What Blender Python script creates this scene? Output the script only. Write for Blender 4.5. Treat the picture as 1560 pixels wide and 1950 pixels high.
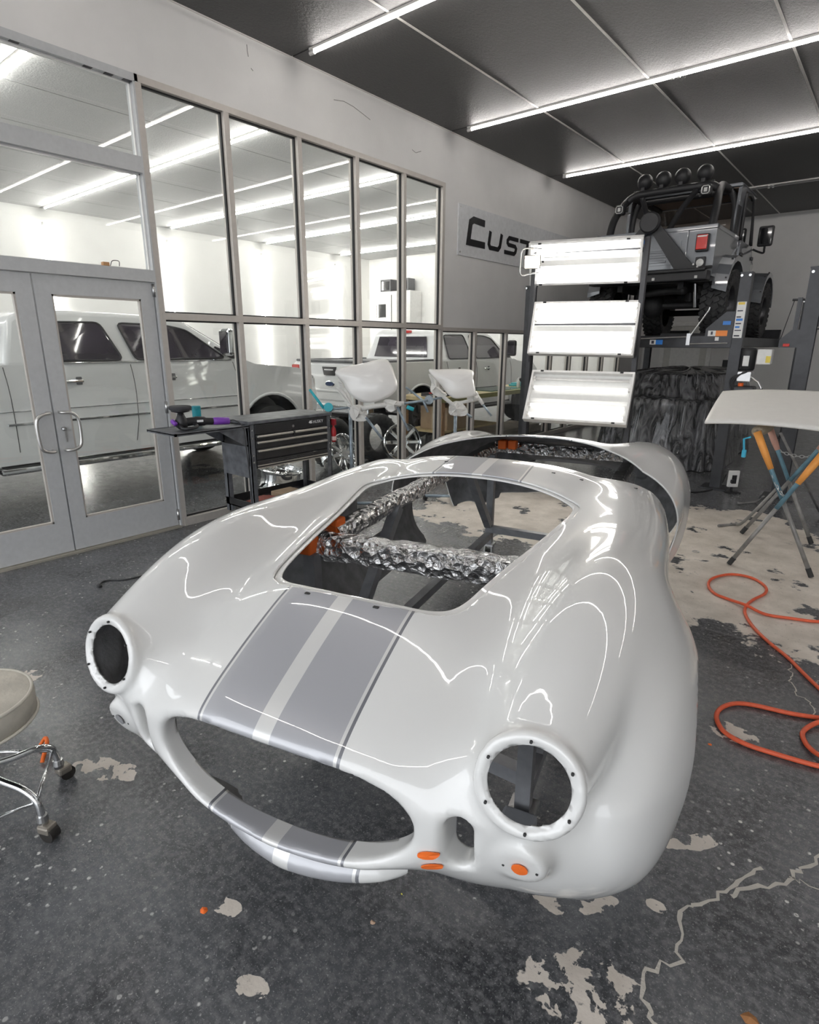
import bpy, bmesh, math, random
import numpy as np
from mathutils import Vector, Matrix, Euler

random.seed(7)
for o in list(bpy.data.objects):
    bpy.data.objects.remove(o, do_unlink=True)
scene = bpy.context.scene
COL = scene.collection
PI = math.pi

# ------------------------------------------------------------------ camera
F_PX, IMG_W, IMG_H = 1112.9, 1560.0, 1950.0
YAW, PITCH, ROLL = -0.68604873, 0.28096145, 0.00428401
CAM = np.array([4.928, 0.0, 1.647])
_f = np.array([math.sin(YAW)*math.cos(PITCH), math.cos(YAW)*math.cos(PITCH), -math.sin(PITCH)])
_r0 = np.array([math.cos(YAW), -math.sin(YAW), 0.0])
_u0 = np.cross(_r0, _f)
_r = _r0*math.cos(ROLL) + _u0*math.sin(ROLL)
_u = -_r0*math.sin(ROLL) + _u0*math.cos(ROLL)
cam_data = bpy.data.cameras.new('camera')
cam_data.sensor_fit = 'HORIZONTAL'
cam_data.sensor_width = 36.0
cam_data.lens = F_PX/IMG_W*36.0
cam_data.clip_end = 200
cam_obj = bpy.data.objects.new('camera', cam_data)
COL.objects.link(cam_obj)
cam_obj.matrix_world = Matrix(((_r[0], _u[0], -_f[0], CAM[0]),
                               (_r[1], _u[1], -_f[1], CAM[1]),
                               (_r[2], _u[2], -_f[2], CAM[2]), (0, 0, 0, 1)))
scene.camera = cam_obj

# ------------------------------------------------------------------ world (overcast daylight through the open bay doors)
world = bpy.data.worlds.new('world'); scene.world = world
world.use_nodes = True
bg = world.node_tree.nodes['Background']
bg.inputs[0].default_value = (0.93, 0.96, 1.0, 1)
bg.inputs[1].default_value = 2.3
scene.view_settings.view_transform = 'Standard'
scene.view_settings.look = 'None'
scene.view_settings.exposure = 0.5
scene.view_settings.gamma = 1.0
scene.view_settings.use_curve_mapping = False
STRIP_MAIN = 22.0      # LED strips over the car
STRIP_BAY = 52.0      # LED strips in the neighbouring bay
FIXTURE = 10.0         # fluorescent tubes on the light rig

# ------------------------------------------------------------------ pixels to places
def ray(x, y): return (x-780.0)/F_PX*_r - (y-975.0)/F_PX*_u + _f
def on_floor(x, y, z=0.0):
    d = ray(x, y); return Vector(CAM + d*((z-CAM[2])/d[2]))
def on_x(x, y, X=0.0):
    d = ray(x, y); return Vector(CAM + d*((X-CAM[0])/d[0]))
def on_y(x, y, Y):
    d = ray(x, y); return Vector(CAM + d*((Y-CAM[1])/d[1]))
def at_depth(x, y, t): return Vector(CAM + ray(x, y)*t)

# ------------------------------------------------------------------ materials
_mats = {}
def nodes_of(name):
    m = bpy.data.materials.new(name); m.use_nodes = True
    nt = m.node_tree
    return m, nt, nt.nodes['Principled BSDF']
def mat(name, col, rough=0.5, metal=0.0, coat=0.0, var=0.06, scale=18.0, bump=0.0, bscale=120.0, spec=0.5, emit=None, estr=0.0, alpha=None):
    """plain procedural material: colour with slight noise variation, optional fine bump"""
    if name in _mats: return _mats[name]
    m, nt, b = nodes_of(name)
    L = nt.links
    tc = nt.nodes.new('ShaderNodeTexCoord')
    n = nt.nodes.new('ShaderNodeTexNoise'); n.inputs['Scale'].default_value = scale; n.inputs['Detail'].default_value = 4
    L.new(tc.outputs['Object'], n.inputs['Vector'])
    r = nt.nodes.new('ShaderNodeValToRGB')
    r.color_ramp.elements[0].position = .3; r.color_ramp.elements[1].position = .7
    r.color_ramp.elements[0].color = (*[max(0, c*(1-var)) for c in col], 1)
    r.color_ramp.elements[1].color = (*[min(1, c*(1+var)) for c in col], 1)
    L.new(n.outputs['Fac'], r.inputs['Fac']); L.new(r.outputs['Color'], b.inputs['Base Color'])
    b.inputs['Roughness'].default_value = rough
    b.inputs['Metallic'].default_value = metal
    b.inputs['Coat Weight'].default_value = coat
    b.inputs['Coat Roughness'].default_value = 0.03
    b.inputs['Specular IOR Level'].default_value = spec
    if emit:
        b.inputs['Emission Color'].default_value = (*emit, 1); b.inputs['Emission Strength'].default_value = estr
    if bump:
        n2 = nt.nodes.new('ShaderNodeTexNoise'); n2.inputs['Scale'].default_value = bscale; n2.inputs['Detail'].default_value = 3
        L.new(tc.outputs['Object'], n2.inputs['Vector'])
        bp = nt.nodes.new('ShaderNodeBump'); bp.inputs['Strength'].default_value = bump; bp.inputs['Distance'].default_value = 0.01
        L.new(n2.outputs['Fac'], bp.inputs['Height']); L.new(bp.outputs['Normal'], b.inputs['Normal'])
    _mats[name] = m
    return m
def glass_mat(name, tint=(0.95, 0.98, 0.97), refl=0.10, rough=0.0):
    if name in _mats: return _mats[name]
    m = bpy.data.materials.new(name); m.use_nodes = True; nt = m.node_tree
    for n in list(nt.nodes): nt.nodes.remove(n)
    out = nt.nodes.new('ShaderNodeOutputMaterial')
    tr = nt.nodes.new('ShaderNodeBsdfTransparent'); tr.inputs[0].default_value = (*tint, 1)
    gl = nt.nodes.new('ShaderNodeBsdfGlossy'); gl.inputs['Roughness'].default_value = rough
    fr = nt.nodes.new('ShaderNodeLayerWeight'); fr.inputs['Blend'].default_value = .5
    pw = nt.nodes.new('ShaderNodeMath'); pw.operation = 'POWER'; pw.inputs[1].default_value = 4.0; nt.links.new(fr.outputs['Facing'], pw.inputs[0])
    mx = nt.nodes.new('ShaderNodeMixShader')
    ad = nt.nodes.new('ShaderNodeMath'); ad.operation = 'MULTIPLY_ADD'; ad.inputs[1].default_value = .8; ad.inputs[2].default_value = refl*.5
    ad.use_clamp = True
    nt.links.new(pw.outputs[0], ad.inputs[0]); nt.links.new(ad.outputs[0], mx.inputs[0])
    nt.links.new(tr.outputs[0], mx.inputs[1]); nt.links.new(gl.outputs[0], mx.inputs[2]); nt.links.new(mx.outputs[0], out.inputs[0])
    _mats[name] = m
    return m
def emission_mat(name, col, strength):
    return mat(name, (.9, .9, .9), .4, emit=col, estr=strength)

# ------------------------------------------------------------------ mesh builder
class MB:
    def __init__(s): s.v = []; s.f = []
    def add(s, vs, fs):
        o = len(s.v); s.v += [tuple(p) for p in vs]; s.f += [tuple(i+o for i in q) for q in fs]; return s
    def box(s, a, b, M=None):
        x0, y0, z0 = a; x1, y1, z1 = b
        vs = [Vector(p) for p in ((x0,y0,z0),(x1,y0,z0),(x1,y1,z0),(x0,y1,z0),(x0,y0,z1),(x1,y0,z1),(x1,y1,z1),(x0,y1,z1))]
        if M: vs = [M @ p for p in vs]
        return s.add(vs, [(3,2,1,0),(4,5,6,7),(0,1,5,4),(1,2,6,5),(2,3,7,6),(3,0,4,7)])
    def bbox(s, a, b, bev=0.01, M=None):
        """box with chamfered edges"""
        bm = bmesh.new(); bmesh.ops.create_cube(bm, size=1)
        for v in bm.verts:
            v.co = Vector([(a[i]+b[i])/2 + v.co[i]*(b[i]-a[i]) for i in range(3)])
        bmesh.ops.bevel(bm, geom=bm.edges[:], offset=min(bev, .45*min(abs(b[i]-a[i]) for i in range(3))), segments=2, profile=.5, affect='EDGES')
        return s.addbm(bm, M)
    def addbm(s, bm, M=None):
        bm.verts.index_update()
        vs = [(M @ v.co) if M else v.co.copy() for v in bm.verts]
        fs = [[v.index for v in f.verts] for f in bm.faces]
        bm.free()
        return s.add(vs, fs)
    def bar(s, p, q, w, h=None, up=(0, 0, 1)):
        """rectangular bar from p to q"""
        h = h or w
        p = Vector(p); q = Vector(q); d = (q-p).normalized(); u = Vector(up)
        if abs(d.dot(u)) > .95: u = Vector((1, 0, 0))
        a = d.cross(u).normalized()*w/2; c = a.cross(d).normalized()*h/2
        vs = [p-a-c, p+a-c, p+a+c, p-a+c, q-a-c, q+a-c, q+a+c, q-a+c]
        return s.add(vs, [(3,2,1,0),(4,5,6,7),(0,1,5,4),(1,2,6,5),(2,3,7,6),(3,0,4,7)])
    def tube(s, pts, r, n=10, cap=True, closed=False):
        pts = [Vector(p) for p in pts]; k = len(pts)
        rs = r if isinstance(r, (list, tuple)) else [r]*k
        prev = None; rings = []
        for i, p in enumerate(pts):
            if closed: d = pts[(i+1) % k]-pts[i-1]
            else: d = pts[min(i+1, k-1)]-pts[max(i-1, 0)]
            if d.length < 1e-9: d = Vector((0, 0, 1))
            d.normalize()
            if prev is None:
                u = Vector((0, 0, 1)) if abs(d.z) < .9 else Vector((1, 0, 0))
                a = d.cross(u).normalized()
            else:
                a = prev - d*prev.dot(d)
                a = a.normalized() if a.length > 1e-6 else d.orthogonal().normalized()
            prev = a; b = d.cross(a)
            rings.append([p + (a*math.cos(2*PI*j/n) + b*math.sin(2*PI*j/n))*rs[i] for j in range(n)])
        vs = [v for rg in rings for v in rg]; fs = []
        for i in range(k if closed else k-1):
            for j in range(n):
                i2 = (i+1) % k
                fs.append((i*n+j, i*n+(j+1) % n, i2*n+(j+1) % n, i2*n+j))
        if cap and not closed:
            fs.append(tuple(range(n-1, -1, -1))); fs.append(tuple((k-1)*n+j for j in range(n)))
        return s.add(vs, fs)
    def cyl(s, p, q, r, n=20, r2=None): return s.tube([p, q], [r, r if r2 is None else r2], n)
    def lathe(s, prof, n=32, M=None, cap=True):
        """profile of (radius, height) turned about z"""
        vs = []; fs = []; k = len(prof)
        for (r, z) in prof:
            for j in range(n):
                p = Vector((r*math.cos(2*PI*j/n), r*math.sin(2*PI*j/n), z)); vs.append(M @ p if M else p)
        for i in range(k-1):
            for j in range(n):
                fs.append((i*n+j, i*n+(j+1) % n, (i+1)*n+(j+1) % n, (i+1)*n+j))
        if cap:
            fs.append(tuple(range(n-1, -1, -1))); fs.append(tuple((k-1)*n+j for j in range(n)))
        return s.add(vs, fs)
    def prism(s, poly, a, b, M=None, axis='x'):
        """polygon extruded along an axis from a to b; poly gives the two other coordinates"""
        def pt(u, v, w):
            p = {'x': (w, u, v), 'y': (u, w, v), 'z': (u, v, w)}[axis]; p = Vector(p)
            return M @ p if M else p
        n = len(poly)
        vs = [pt(u, v, a) for u, v in poly] + [pt(u, v, b) for u, v in poly]
        fs = [tuple(range(n-1, -1, -1)), tuple(range(n, 2*n))] + [(i, (i+1) % n, n+(i+1) % n, n+i) for i in range(n)]
        return s.add(vs, fs)
    def grid(s, fn, nu, nv):
        vs = [fn(i/nu, j/nv) for i in range(nu+1) for j in range(nv+1)]
        fs = [(i*(nv+1)+j, (i+1)*(nv+1)+j, (i+1)*(nv+1)+j+1, i*(nv+1)+j+1) for i in range(nu) for j in range(nv)]
        return s.add(vs, fs)
    def build(s, name, m, parent=None, smooth=False, fix=True, solid=0.0, auto=None):
        me = bpy.data.meshes.new(name); me.from_pydata(s.v, [], s.f); me.update()
        if fix:
            bm = bmesh.new(); bm.from_mesh(me); bmesh.ops.recalc_face_normals(bm, faces=bm.faces[:]); bm.to_mesh(me); bm.free()
        o = bpy.data.objects.new(name, me); COL.objects.link(o)
        if m: me.materials.append(m)
        if parent: o.parent = parent
        if smooth or auto: me.polygons.foreach_set('use_smooth', [True]*len(me.polygons))
        if auto: me.set_sharp_from_angle(angle=math.radians(auto))
        if solid:
            md = o.modifiers.new('thickness', 'SOLIDIFY'); md.thickness = solid; md.offset = 0
        return o
def tag(o, label=None, cat=None, group=None, kind=None):
    if label: o['label'] = label
    if cat: o['category'] = cat
    if group: o['group'] = group
    if kind: o['kind'] = kind
    return o
def thing(name, label, cat, loc=(0, 0, 0), rz=0.0, group=None):
    o = bpy.data.objects.new(name, None); COL.objects.link(o); o.empty_display_size = .1
    o.location = loc; o.rotation_euler = (0, 0, rz)
    return tag(o, label, cat, group)
def struct(name, mb, m, parent=None, **k):
    o = mb.build(name, m, parent, **k)
    if not parent: o['kind'] = 'structure'
    return o
def copy_tree(o, parent=None):
    c = o.copy(); COL.objects.link(c); c.parent = parent
    for ch in list(o.children):
        d = copy_tree(ch, c)
    return c
def spline(pts, n=8, closed=False):
    """Catmull-Rom through points"""
    P = [Vector(p) for p in pts]; k = len(P); out = []
    for i in range(k if closed else k-1):
        if closed: a, b, c, d = P[i-1], P[i], P[(i+1) % k], P[(i+2) % k]
        else: a, b, c, d = P[max(i-1, 0)], P[i], P[i+1], P[min(i+2, k-1)]
        for j in range(n):
            t = j/n
            out.append(0.5*((2*b)+(c-a)*t+(2*a-5*b+4*c-d)*t*t+(3*b-a-3*c+d)*t**3))
    if not closed: out.append(P[-1])
    return out
def text_mesh(txt, size, extrude=0.001, shear=0.0, space=1.0):
    """lettering as a mesh from Blender's built-in font, baseline at the origin, in the xy plane"""
    cu = bpy.data.curves.new('lettering', 'FONT'); cu.body = txt; cu.size = size; cu.extrude = extrude; cu.shear = shear; cu.space_character = space
    o = bpy.data.objects.new('lettering', cu); COL.objects.link(o)
    dg = bpy.context.evaluated_depsgraph_get(); me = bpy.data.meshes.new_from_object(o.evaluated_get(dg))
    vs = [v.co.copy() for v in me.vertices]; fs = [tuple(p.vertices) for p in me.polygons]
    bpy.data.objects.remove(o, do_unlink=True); bpy.data.curves.remove(cu); bpy.data.meshes.remove(me)
    mb = MB(); mb.add(vs, fs); return mb
def xf(mb, M):
    mb.v = [tuple(M @ Vector(p)) for p in mb.v]; return mb
# ================================================================== ROOM
H = 4.22; YB = 14.84; Y0 = -3.7; XR = 9.76; XF = -8.95
M_wall = mat('wall_paint', (.74, .73, .715), .55, var=.03, scale=3, bump=.08, bscale=60)
M_baywall = mat('bay_wall_paint', (.86, .85, .825), .5, var=.02, scale=3)
M_alu = mat('anodised_aluminium', (.52, .485, .445), .42, .15, var=.04, scale=25)
M_alu2 = mat('door_aluminium', (.52, .53, .535), .42, .1, var=.04, scale=30, bump=.03, bscale=200)
M_gasket = mat('gasket_rubber', (.02, .02, .022), .6)
M_black = mat('black_plastic', (.018, .018, .02), .45)
M_steel = mat('brushed_steel', (.55, .55, .55), .28, 1.0)
M_chrome = mat('chrome', (.82, .83, .84), .06, 1.0, var=.02)
M_white = mat('white_enamel', (.8, .79, .77), .35)
M_pane = glass_mat('window_glass', (.965, .975, .965), .09)

# floor: dark worn epoxy over pale concrete
def floor_material():
    m, nt, b = nodes_of('worn_epoxy_floor'); N = nt.nodes; L = nt.links
    tc = N.new('ShaderNodeTexCoord'); P = tc.outputs['Object']
    def noise(sc, det=5, rough=.6, dist=0.0):
        n = N.new('ShaderNodeTexNoise'); n.inputs['Scale'].default_value = sc; n.inputs['Detail'].default_value = det
        n.inputs['Roughness'].default_value = rough; n.inputs['Distortion'].default_value = dist; L.new(P, n.inputs['Vector']); return n.outputs['Fac']
    def mth(op, a, c=None, clamp=False):
        n = N.new('ShaderNodeMath'); n.operation = op; n.use_clamp = clamp
        for i, v in enumerate((a, c)):
            if v is None: continue
            if hasattr(v, 'links'): L.new(v, n.inputs[i])
            else: n.inputs[i].default_value = v
        return n.outputs[0]
    def ramp(v, lo, hi):
        n = N.new('ShaderNodeMapRange'); n.inputs['From Min'].default_value = lo; n.inputs['From Max'].default_value = hi; n.clamp = True
        L.new(v, n.inputs['Value']); return n.outputs[0]
    def mixc(f, a, c):
        n = N.new('ShaderNodeMix'); n.data_type = 'RGBA'; L.new(f, n.inputs['Factor'])
        for k, v in ((6, a), (7, c)):
            if hasattr(v, 'links'): L.new(v, n.inputs[k])
            else: n.inputs[k].default_value = (*v, 1)
        return n.outputs[2]
    def spot(cx, cy, rx, ry, ang=0.0):
        mp = N.new('ShaderNodeMapping'); mp.vector_type = 'TEXTURE'
        mp.inputs['Location'].default_value = (cx, cy, 0); mp.inputs['Rotation'].default_value = (0, 0, ang); mp.inputs['Scale'].default_value = (rx, ry, 1e3)
        L.new(P, mp.inputs['Vector'])
        ln = N.new('ShaderNodeVectorMath'); ln.operation = 'LENGTH'; L.new(mp.outputs[0], ln.inputs[0])
        return ln.outputs['Value']     # 1 on the rim
    # epoxy base tone
    base = mixc(ramp(noise(1.6, 7, .65), .36, .66), (.034, .036, .040), (.125, .130, .138))
    mpp = N.new('ShaderNodeMapping'); mpp.inputs['Scale'].default_value = (2.5, 40, 1); mpp.inputs['Rotation'].default_value = (0, 0, .6); L.new(P, mpp.inputs[0])
    sn = N.new('ShaderNodeTexNoise'); sn.inputs['Scale'].default_value = 1.0; sn.inputs['Detail'].default_value = 6; L.new(mpp.outputs[0], sn.inputs['Vector'])
    base = mixc(mth('MULTIPLY', ramp(sn.outputs['Fac'], .54, .74), ramp(noise(1.3, 3), .45, .62)), base, (.15, .15, .155))
    base = mixc(ramp(noise(38, 4, .7), .45, .75), base, (.19, .19, .195))
    base = mixc(ramp(noise(150, 3, .7), .58, .70), base, (.32, .32, .32))
    # little pale flecks
    v = N.new('ShaderNodeTexVoronoi'); v.inputs['Scale'].default_value = 26; L.new(P, v.inputs['Vector'])
    fl = mth('MULTIPLY', ramp(v.outputs['Distance'], .20, .14), ramp(noise(1.7, 3), .48, .60))
    fl2 = mth('MULTIPLY', fl, ramp(noise(30, 2), .46, .56))
    base = mixc(fl2, base, (.62, .61, .59))
    # bare concrete: the big worn area behind the car and the small peeled spots
    conc = mixc(ramp(noise(5, 6), .3, .75), (.50, .45, .39), (.76, .70, .63))
    conc = mixc(ramp(noise(60, 3), .62, .74), conc, (.25, .23, .21))
    wob = noise(1.1, 9, .62)
    big = mth('MINIMUM', spot(3.0, 5.35, 1.75, 1.25, .25), spot(4.4, 4.75, 1.45, 1.1, .2))
    big = mth('MINIMUM', big, spot(2.2, 6.6, .8, .5))
    bigm = ramp(mth('ADD', big, mth('MULTIPLY', mth('SUBTRACT', wob, .5), 2.4)), 1.02, .99)
    hole = ramp(noise(2.4, 8, .62), .60, .625)
    bigm = mth('MULTIPLY', bigm, mth('SUBTRACT', 1.0, hole))
    # peeled spots
    pts = SPOTS
    sm = None
    for (cx, cy, rx, ry, ang) in pts:
        d = spot(cx, cy, rx, ry, ang); sm = d if sm is None else mth('MINIMUM', sm, d)
    spots = mth('MULTIPLY', ramp(mth('ADD', sm, mth('MULTIPLY', mth('SUBTRACT', noise(7, 4), .5), 1.6)), 1.0, .97), ramp(noise(13, 5, .55, .3), .475, .49))
    bare = mth('MAXIMUM', bigm, spots)
    col = mixc(bare, base, conc)
    L.new(col, b.inputs['Base Color'])
    rg = mth('ADD', mth('MULTIPLY', noise(9, 4), .22), .12)
    rg = mth('ADD', rg, mth('MULTIPLY', bare, .38))
    L.new(rg, b.inputs['Roughness'])
    bp = N.new('ShaderNodeBump'); bp.inputs['Strength'].default_value = .25; bp.inputs['Distance'].default_value = .004
    L.new(mth('SUBTRACT', noise(70, 4), mth('MULTIPLY', bare, .8)), bp.inputs['Height']); L.new(bp.outputs[0], b.inputs['Normal'])
    return m
def _sp(x, y, rx, ry, a=0.0):
    p = on_floor(x, y); return (p.x, p.y, rx, ry, a)
SPOTS = [_sp(195, 1465, .13, .06, .5), _sp(250, 1475, .04, .03), _sp(1110, 1880, .16, .10, .5), _sp(1040, 1845, .06, .05), _sp(1118, 1715, .085, .045, .6),
         _sp(1040, 1712, .06, .03), _sp(1260, 1590, .10, .05, .3), _sp(1330, 1605, .07, .03, .9), _sp(425, 1725, .07, .035, .4), _sp(1250, 1725, .03, .02),
         _sp(1150, 1940, .10, .06), _sp(480, 1880, .05, .03, .4), _sp(60, 1285, .06, .04), _sp(1400, 1400, .10, .06), _sp(1380, 1385, .05, .05)]
fl = MB(); fl.box((XF-.3, -9, -.1), (XR+.3, YB+.2, 0))
floor = struct('floor', fl, floor_material())
go = MB(); go.box((-45, -70, -.14), (45, -9, -.02)); struct('floor_added_ground', go, mat('added_ground_concrete', (.30, .29, .28), .8))  # unseen ground added to cut world light from below the horizon
# pale filled cracks in the floor
M_crack = mat('crack_filler', (.50, .47, .42), .8, bump=.3)
def crack(pts, w):
    rnd = random.Random(len(pts)); P = []
    raw = [on_floor(1000+x/2.19, 1060+y/2.19) for x, y in pts]
    for a, c in zip(raw, raw[1:]):
        n = max(3, int((c-a).length/.022))
        for i in range(n): P.append(a.lerp(c, i/n)+Vector((rnd.uniform(-.011, .011), rnd.uniform(-.011, .011), 0)))
    P.append(raw[-1])
    mb = MB(); vs = []; fs = []
    for i, p in enumerate(P):
        d = (P[min(i+1, len(P)-1)]-P[max(i-1, 0)]).normalized(); nrm = Vector((-d.y, d.x, 0))*w*rnd.uniform(.6, 1.3)/2
        vs += [p+nrm+Vector((0, 0, .0012)), p-nrm+Vector((0, 0, .0012))]
        if i: fs.append((2*i-2, 2*i-1, 2*i+1, 2*i))
    mb.add(vs, fs); mb.build('crack', M_crack, floor)
crack([(545,1950),(530,1920),(497,1850),(510,1720),(640,1690),(655,1560),(645,1480),(680,1455),(750,1450),(860,1390),(920,1350),(990,1300)], .011)
crack([(850,1420),(930,1390),(1060,1370),(1110,1335),(1160,1300),(1260,1240)], .013)
crack([(1110,1340),(1160,1360),(1260,1400)], .004)
crack([(1105,450),(1110,520),(1140,580),(1190,610),(1210,670)], .006)

# ceiling: slab, textured panels, seam strips
def ceiling_material():
    m, nt, b = nodes_of('textured_ceiling_panel'); N = nt.nodes; L = nt.links
    tc = N.new('ShaderNodeTexCoord')
    n = N.new('ShaderNodeTexNoise'); n.inputs['Scale'].default_value = 55; n.inputs['Detail'].default_value = 5; n.inputs['Roughness'].default_value = .7
    mp = N.new('ShaderNodeMapping'); mp.inputs['Scale'].default_value = (1, .55, 1); mp.inputs['Rotation'].default_value = (0, 0, .5)
    L.new(tc.outputs['Object'], mp.inputs[0]); L.new(mp.outputs[0], n.inputs['Vector'])
    bp = N.new('ShaderNodeBump'); bp.inputs['Strength'].default_value = .55; bp.inputs['Distance'].default_value = .02
    L.new(n.outputs['Fac'], bp.inputs['Height']); L.new(bp.outputs[0], b.inputs['Normal'])
    b.inputs['Base Color'].default_value = (.085, .084, .083, 1); b.inputs['Specular IOR Level'].default_value = .3
    b.inputs['Roughness'].default_value = .46
    return m
M_ceil = ceiling_material()
M_ceilbay = mat('lit_bay_ceiling_panel', (.46, .46, .455), .55, var=.04, scale=30, bump=.5, bscale=50)  # same panels made paler: the bay's brighter light is put into the colour
M_seam = mat('seam_strip', (.74, .72, .69), .5)
PX, PY = 1.22, 2.635
YS = [-1.02 + PY*i for i in range(6)]            # strips over the main room: -1.02 1.62 4.25 6.89 9.5 12.2
YS = [-1.02, 1.62, 4.25, 6.80, 9.48, 12.15]
YBAY = [-0.05, 2.6, 5.25, 7.9, 10.58, 13.3]
cb = MB(); cb.box((XF-.2, Y0, H), (XR+.2, YB+.2, H+.15))
ceiling = struct('ceiling', cb, M_seam)
def panel_mesh(w, d):
    mb = MB(); mb.box((.008, .008, -.012), (w-.008, d-.008, .002)); return mb
def lay_panels(x0, x1, ys, M_ceil=M_ceil):
    cache = {}
    nx = int(round((x1-x0)/PX))
    for i in range(nx):
        for a, c in zip(ys, ys[1:]):
            key = round(c-a, 3)
            if key not in cache:
                o = panel_mesh((x1-x0)/nx, c-a).build('panel', M_ceil, ceiling); cache[key] = o
            else:
                o = cache[key].copy(); COL.objects.link(o)
            o.location = (x0+i*(x1-x0)/nx, a, H)
lay_panels(0, XR, [Y0]+YS+[YB])
lay_panels(XF, -.12, [Y0]+YBAY+[YB], M_ceilbay)
seam0 = None
for i in range(1, 8):
    mb = MB(); mb.box((-.011, Y0, -.016), (.011, YB, .0)); o = mb.build('seam_strip', M_seam, ceiling) if seam0 is None else seam0.copy()
    if seam0 is None: seam0 = o
    else: COL.objects.link(o)
    o.location = (i*PX, 0, H)
mb = MB(); mb.box((0, Y0, H-.02), (.014, YB, H)); mb.build('edge_trim', M_seam, ceiling)

# LED strip lamps under the ceiling
M_led = emission_mat('led_tube_warm', (1.0, .955, .92), STRIP_MAIN)
M_ledbay = emission_mat('led_tube_cool', (1.0, .985, .95), STRIP_BAY)
M_off = mat('unlit_tube', (.25, .25, .25), .3)
def led_strip(a, c, m, label, group=None, clips=True, drop=.03):
    a = Vector(a); c = Vector(c); t = thing('led_strip_light', label, 'light', tuple(a), group=group)
    d = c-a; L_ = d.length; un = d/L_
    ch = MB(); ch.bar((0, 0, 0), d, .03, .02); ch.build('channel', M_seam, t)
    off = Vector((0, 0, -drop)) if abs(un.z) < .5 else Vector((drop, 0, 0))
    tb = MB(); tb.cyl(off+un*.06, off+un*(L_-.06), .0125, 8); tb.build('tube', m, t, smooth=True)
    for e in (un*.03, un*(L_-.03)):
        eb = MB(); eb.cyl(off+e-un*.03, off+e+un*.03, .018, 10); eb.build('end_cap', M_white, t)
    if clips:
        n = int(L_/2.44)
        for i in range(1, n+1):
            for s in (-.03, .03):
                p = un*(i*2.44+s)
                cl = MB(); cl.bar(p, p+off*1.7, .018, .03); cl.build('clip', M_white, t)
    return t
for i, y in enumerate(YS):
    off_ = (i == 5)
    led_strip((.26, y, H-.022), (9.4, y, H-.022), M_off if off_ else M_led,
              'unlit dark strip lamp on ceiling above the raised off-roader' if off_ else 'long lit strip lamp crossing the dark ceiling above the car body',
              None if off_ else 'lit strip lamps on the dark ceiling')
for y in YBAY:
    led_strip((-8.7, y, H-.022), (-.4, y, H-.022), M_ledbay, 'bright strip lamp on the ceiling of the bay beyond the glass', 'strip lamps on the bay ceiling', clips=False)
    if y > 4:
        led_strip((XF+.012, y+.02, .9), (XF+.012, y+.02, 3.95), M_ledbay, 'upright bright strip lamp on the white wall beyond the glass', 'upright strip lamps on the bay wall', clips=False)

# walls
w = MB(); w.box((-.12, Y0, 3.6), (0, YB, H)); w.box((-.12, 6.70, 1.86), (0, YB, 3.6)); w.box((-.12, Y0, 0), (0, -.9, 3.6)); w.box((-.12, 13.4, 0), (0, YB, 1.86))
wall_left = struct('wall_left', w, M_wall)
w = MB(); w.box((-.12, YB, 0), (XR+.2, YB+.15, H)); struct('wall_back', w, M_wall)
w = MB(); w.box((XF-.2, YB, 0), (-.12, YB+.15, H)); struct('wall_bay_back', w, M_baywall)
w = MB(); w.box((XR, Y0, 0), (XR+.15, YB, H)); struct('wall_right', w, M_wall)
w = MB(); w.box((XF-.15, Y0, 0), (XF, YB, H)); struct('wall_bay_far', w, M_baywall)
# scuff marks on the upper wall
M_scuff = mat('scuff_mark', (.30, .29, .28), .7)
for pts in ([(636,190),(655,193),(673,203),(690,216),(705,228)], [(470,85),(471,97),(473,108)], [(785,285),(792,291),(802,288)], [(478,130),(482,135)]):
    mb = MB(); mb.tube([on_x(x, y, .0005) for x, y in pts], .0035, 5); mb.build('scuff', M_scuff, wall_left)

# storefront
XG = -.045
def gbar(mb, y0, y1, z0, z1, x0=-.10, x1=.012): mb.box((x0, y0, z0), (x1, y1, z1))
def window_unit(name, ys, zs, mull_w=.052, first=0):
    head = MB(); gbar(head, ys[0]+(.026 if first else -.026), ys[-1]+.026, zs[-1]-.05, zs[-1])
    root = struct(name, head, M_alu)
    for y in ys[first:]:
        mb = MB(); gbar(mb, y-mull_w/2, y+mull_w/2, 0, zs[-1]-.05, -.10, .010); mb.build('mullion', M_alu, root)
    sill = MB(); gbar(sill, ys[0]+(.026 if first else 0), ys[-1], 0, .075, -.10, .016); sill.build('sill', M_alu, root)
    for z in zs[1:-1]:
        mb = MB(); gbar(mb, ys[0], ys[-1], z-.028, z+.028, -.10, .014); mb.build('transom', M_alu, root)
    for a, c in zip(ys, ys[1:]):
        for k, (z0, z1) in enumerate(zip(zs, zs[1:])):
            lo = z0+(.075 if k == 0 else .028); hi = z1-(.05 if k == len(zs)-2 else .028)
            a2, c2 = a+mull_w/2, c-mull_w/2
            mb = MB(); mb.box((XG-.004, a2, lo), (XG+.004, c2, hi)); mb.build('pane', M_pane, root)
            g = MB(); t_ = .013
            for (p0, p1, q0, q1) in ((a2, a2+t_, lo, hi), (c2-t_, c2, lo, hi), (a2, c2, lo, lo+t_), (a2, c2, hi-t_, hi)):
                g.box((XG-.012, p0, q0), (XG+.014, p1, q1))
            g.build('gasket', M_gasket, root)
    return root
window_unit('window_1', [2.70, 3.48, 4.30, 5.10, 5.90, 6.68], [0, 1.86, 3.61])
window_unit('window_2', [6.68, 7.53, 8.42, 9.22, 10.03, 10.83, 11.63, 12.43, 13.37], [0, 1.86], first=1)
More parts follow.
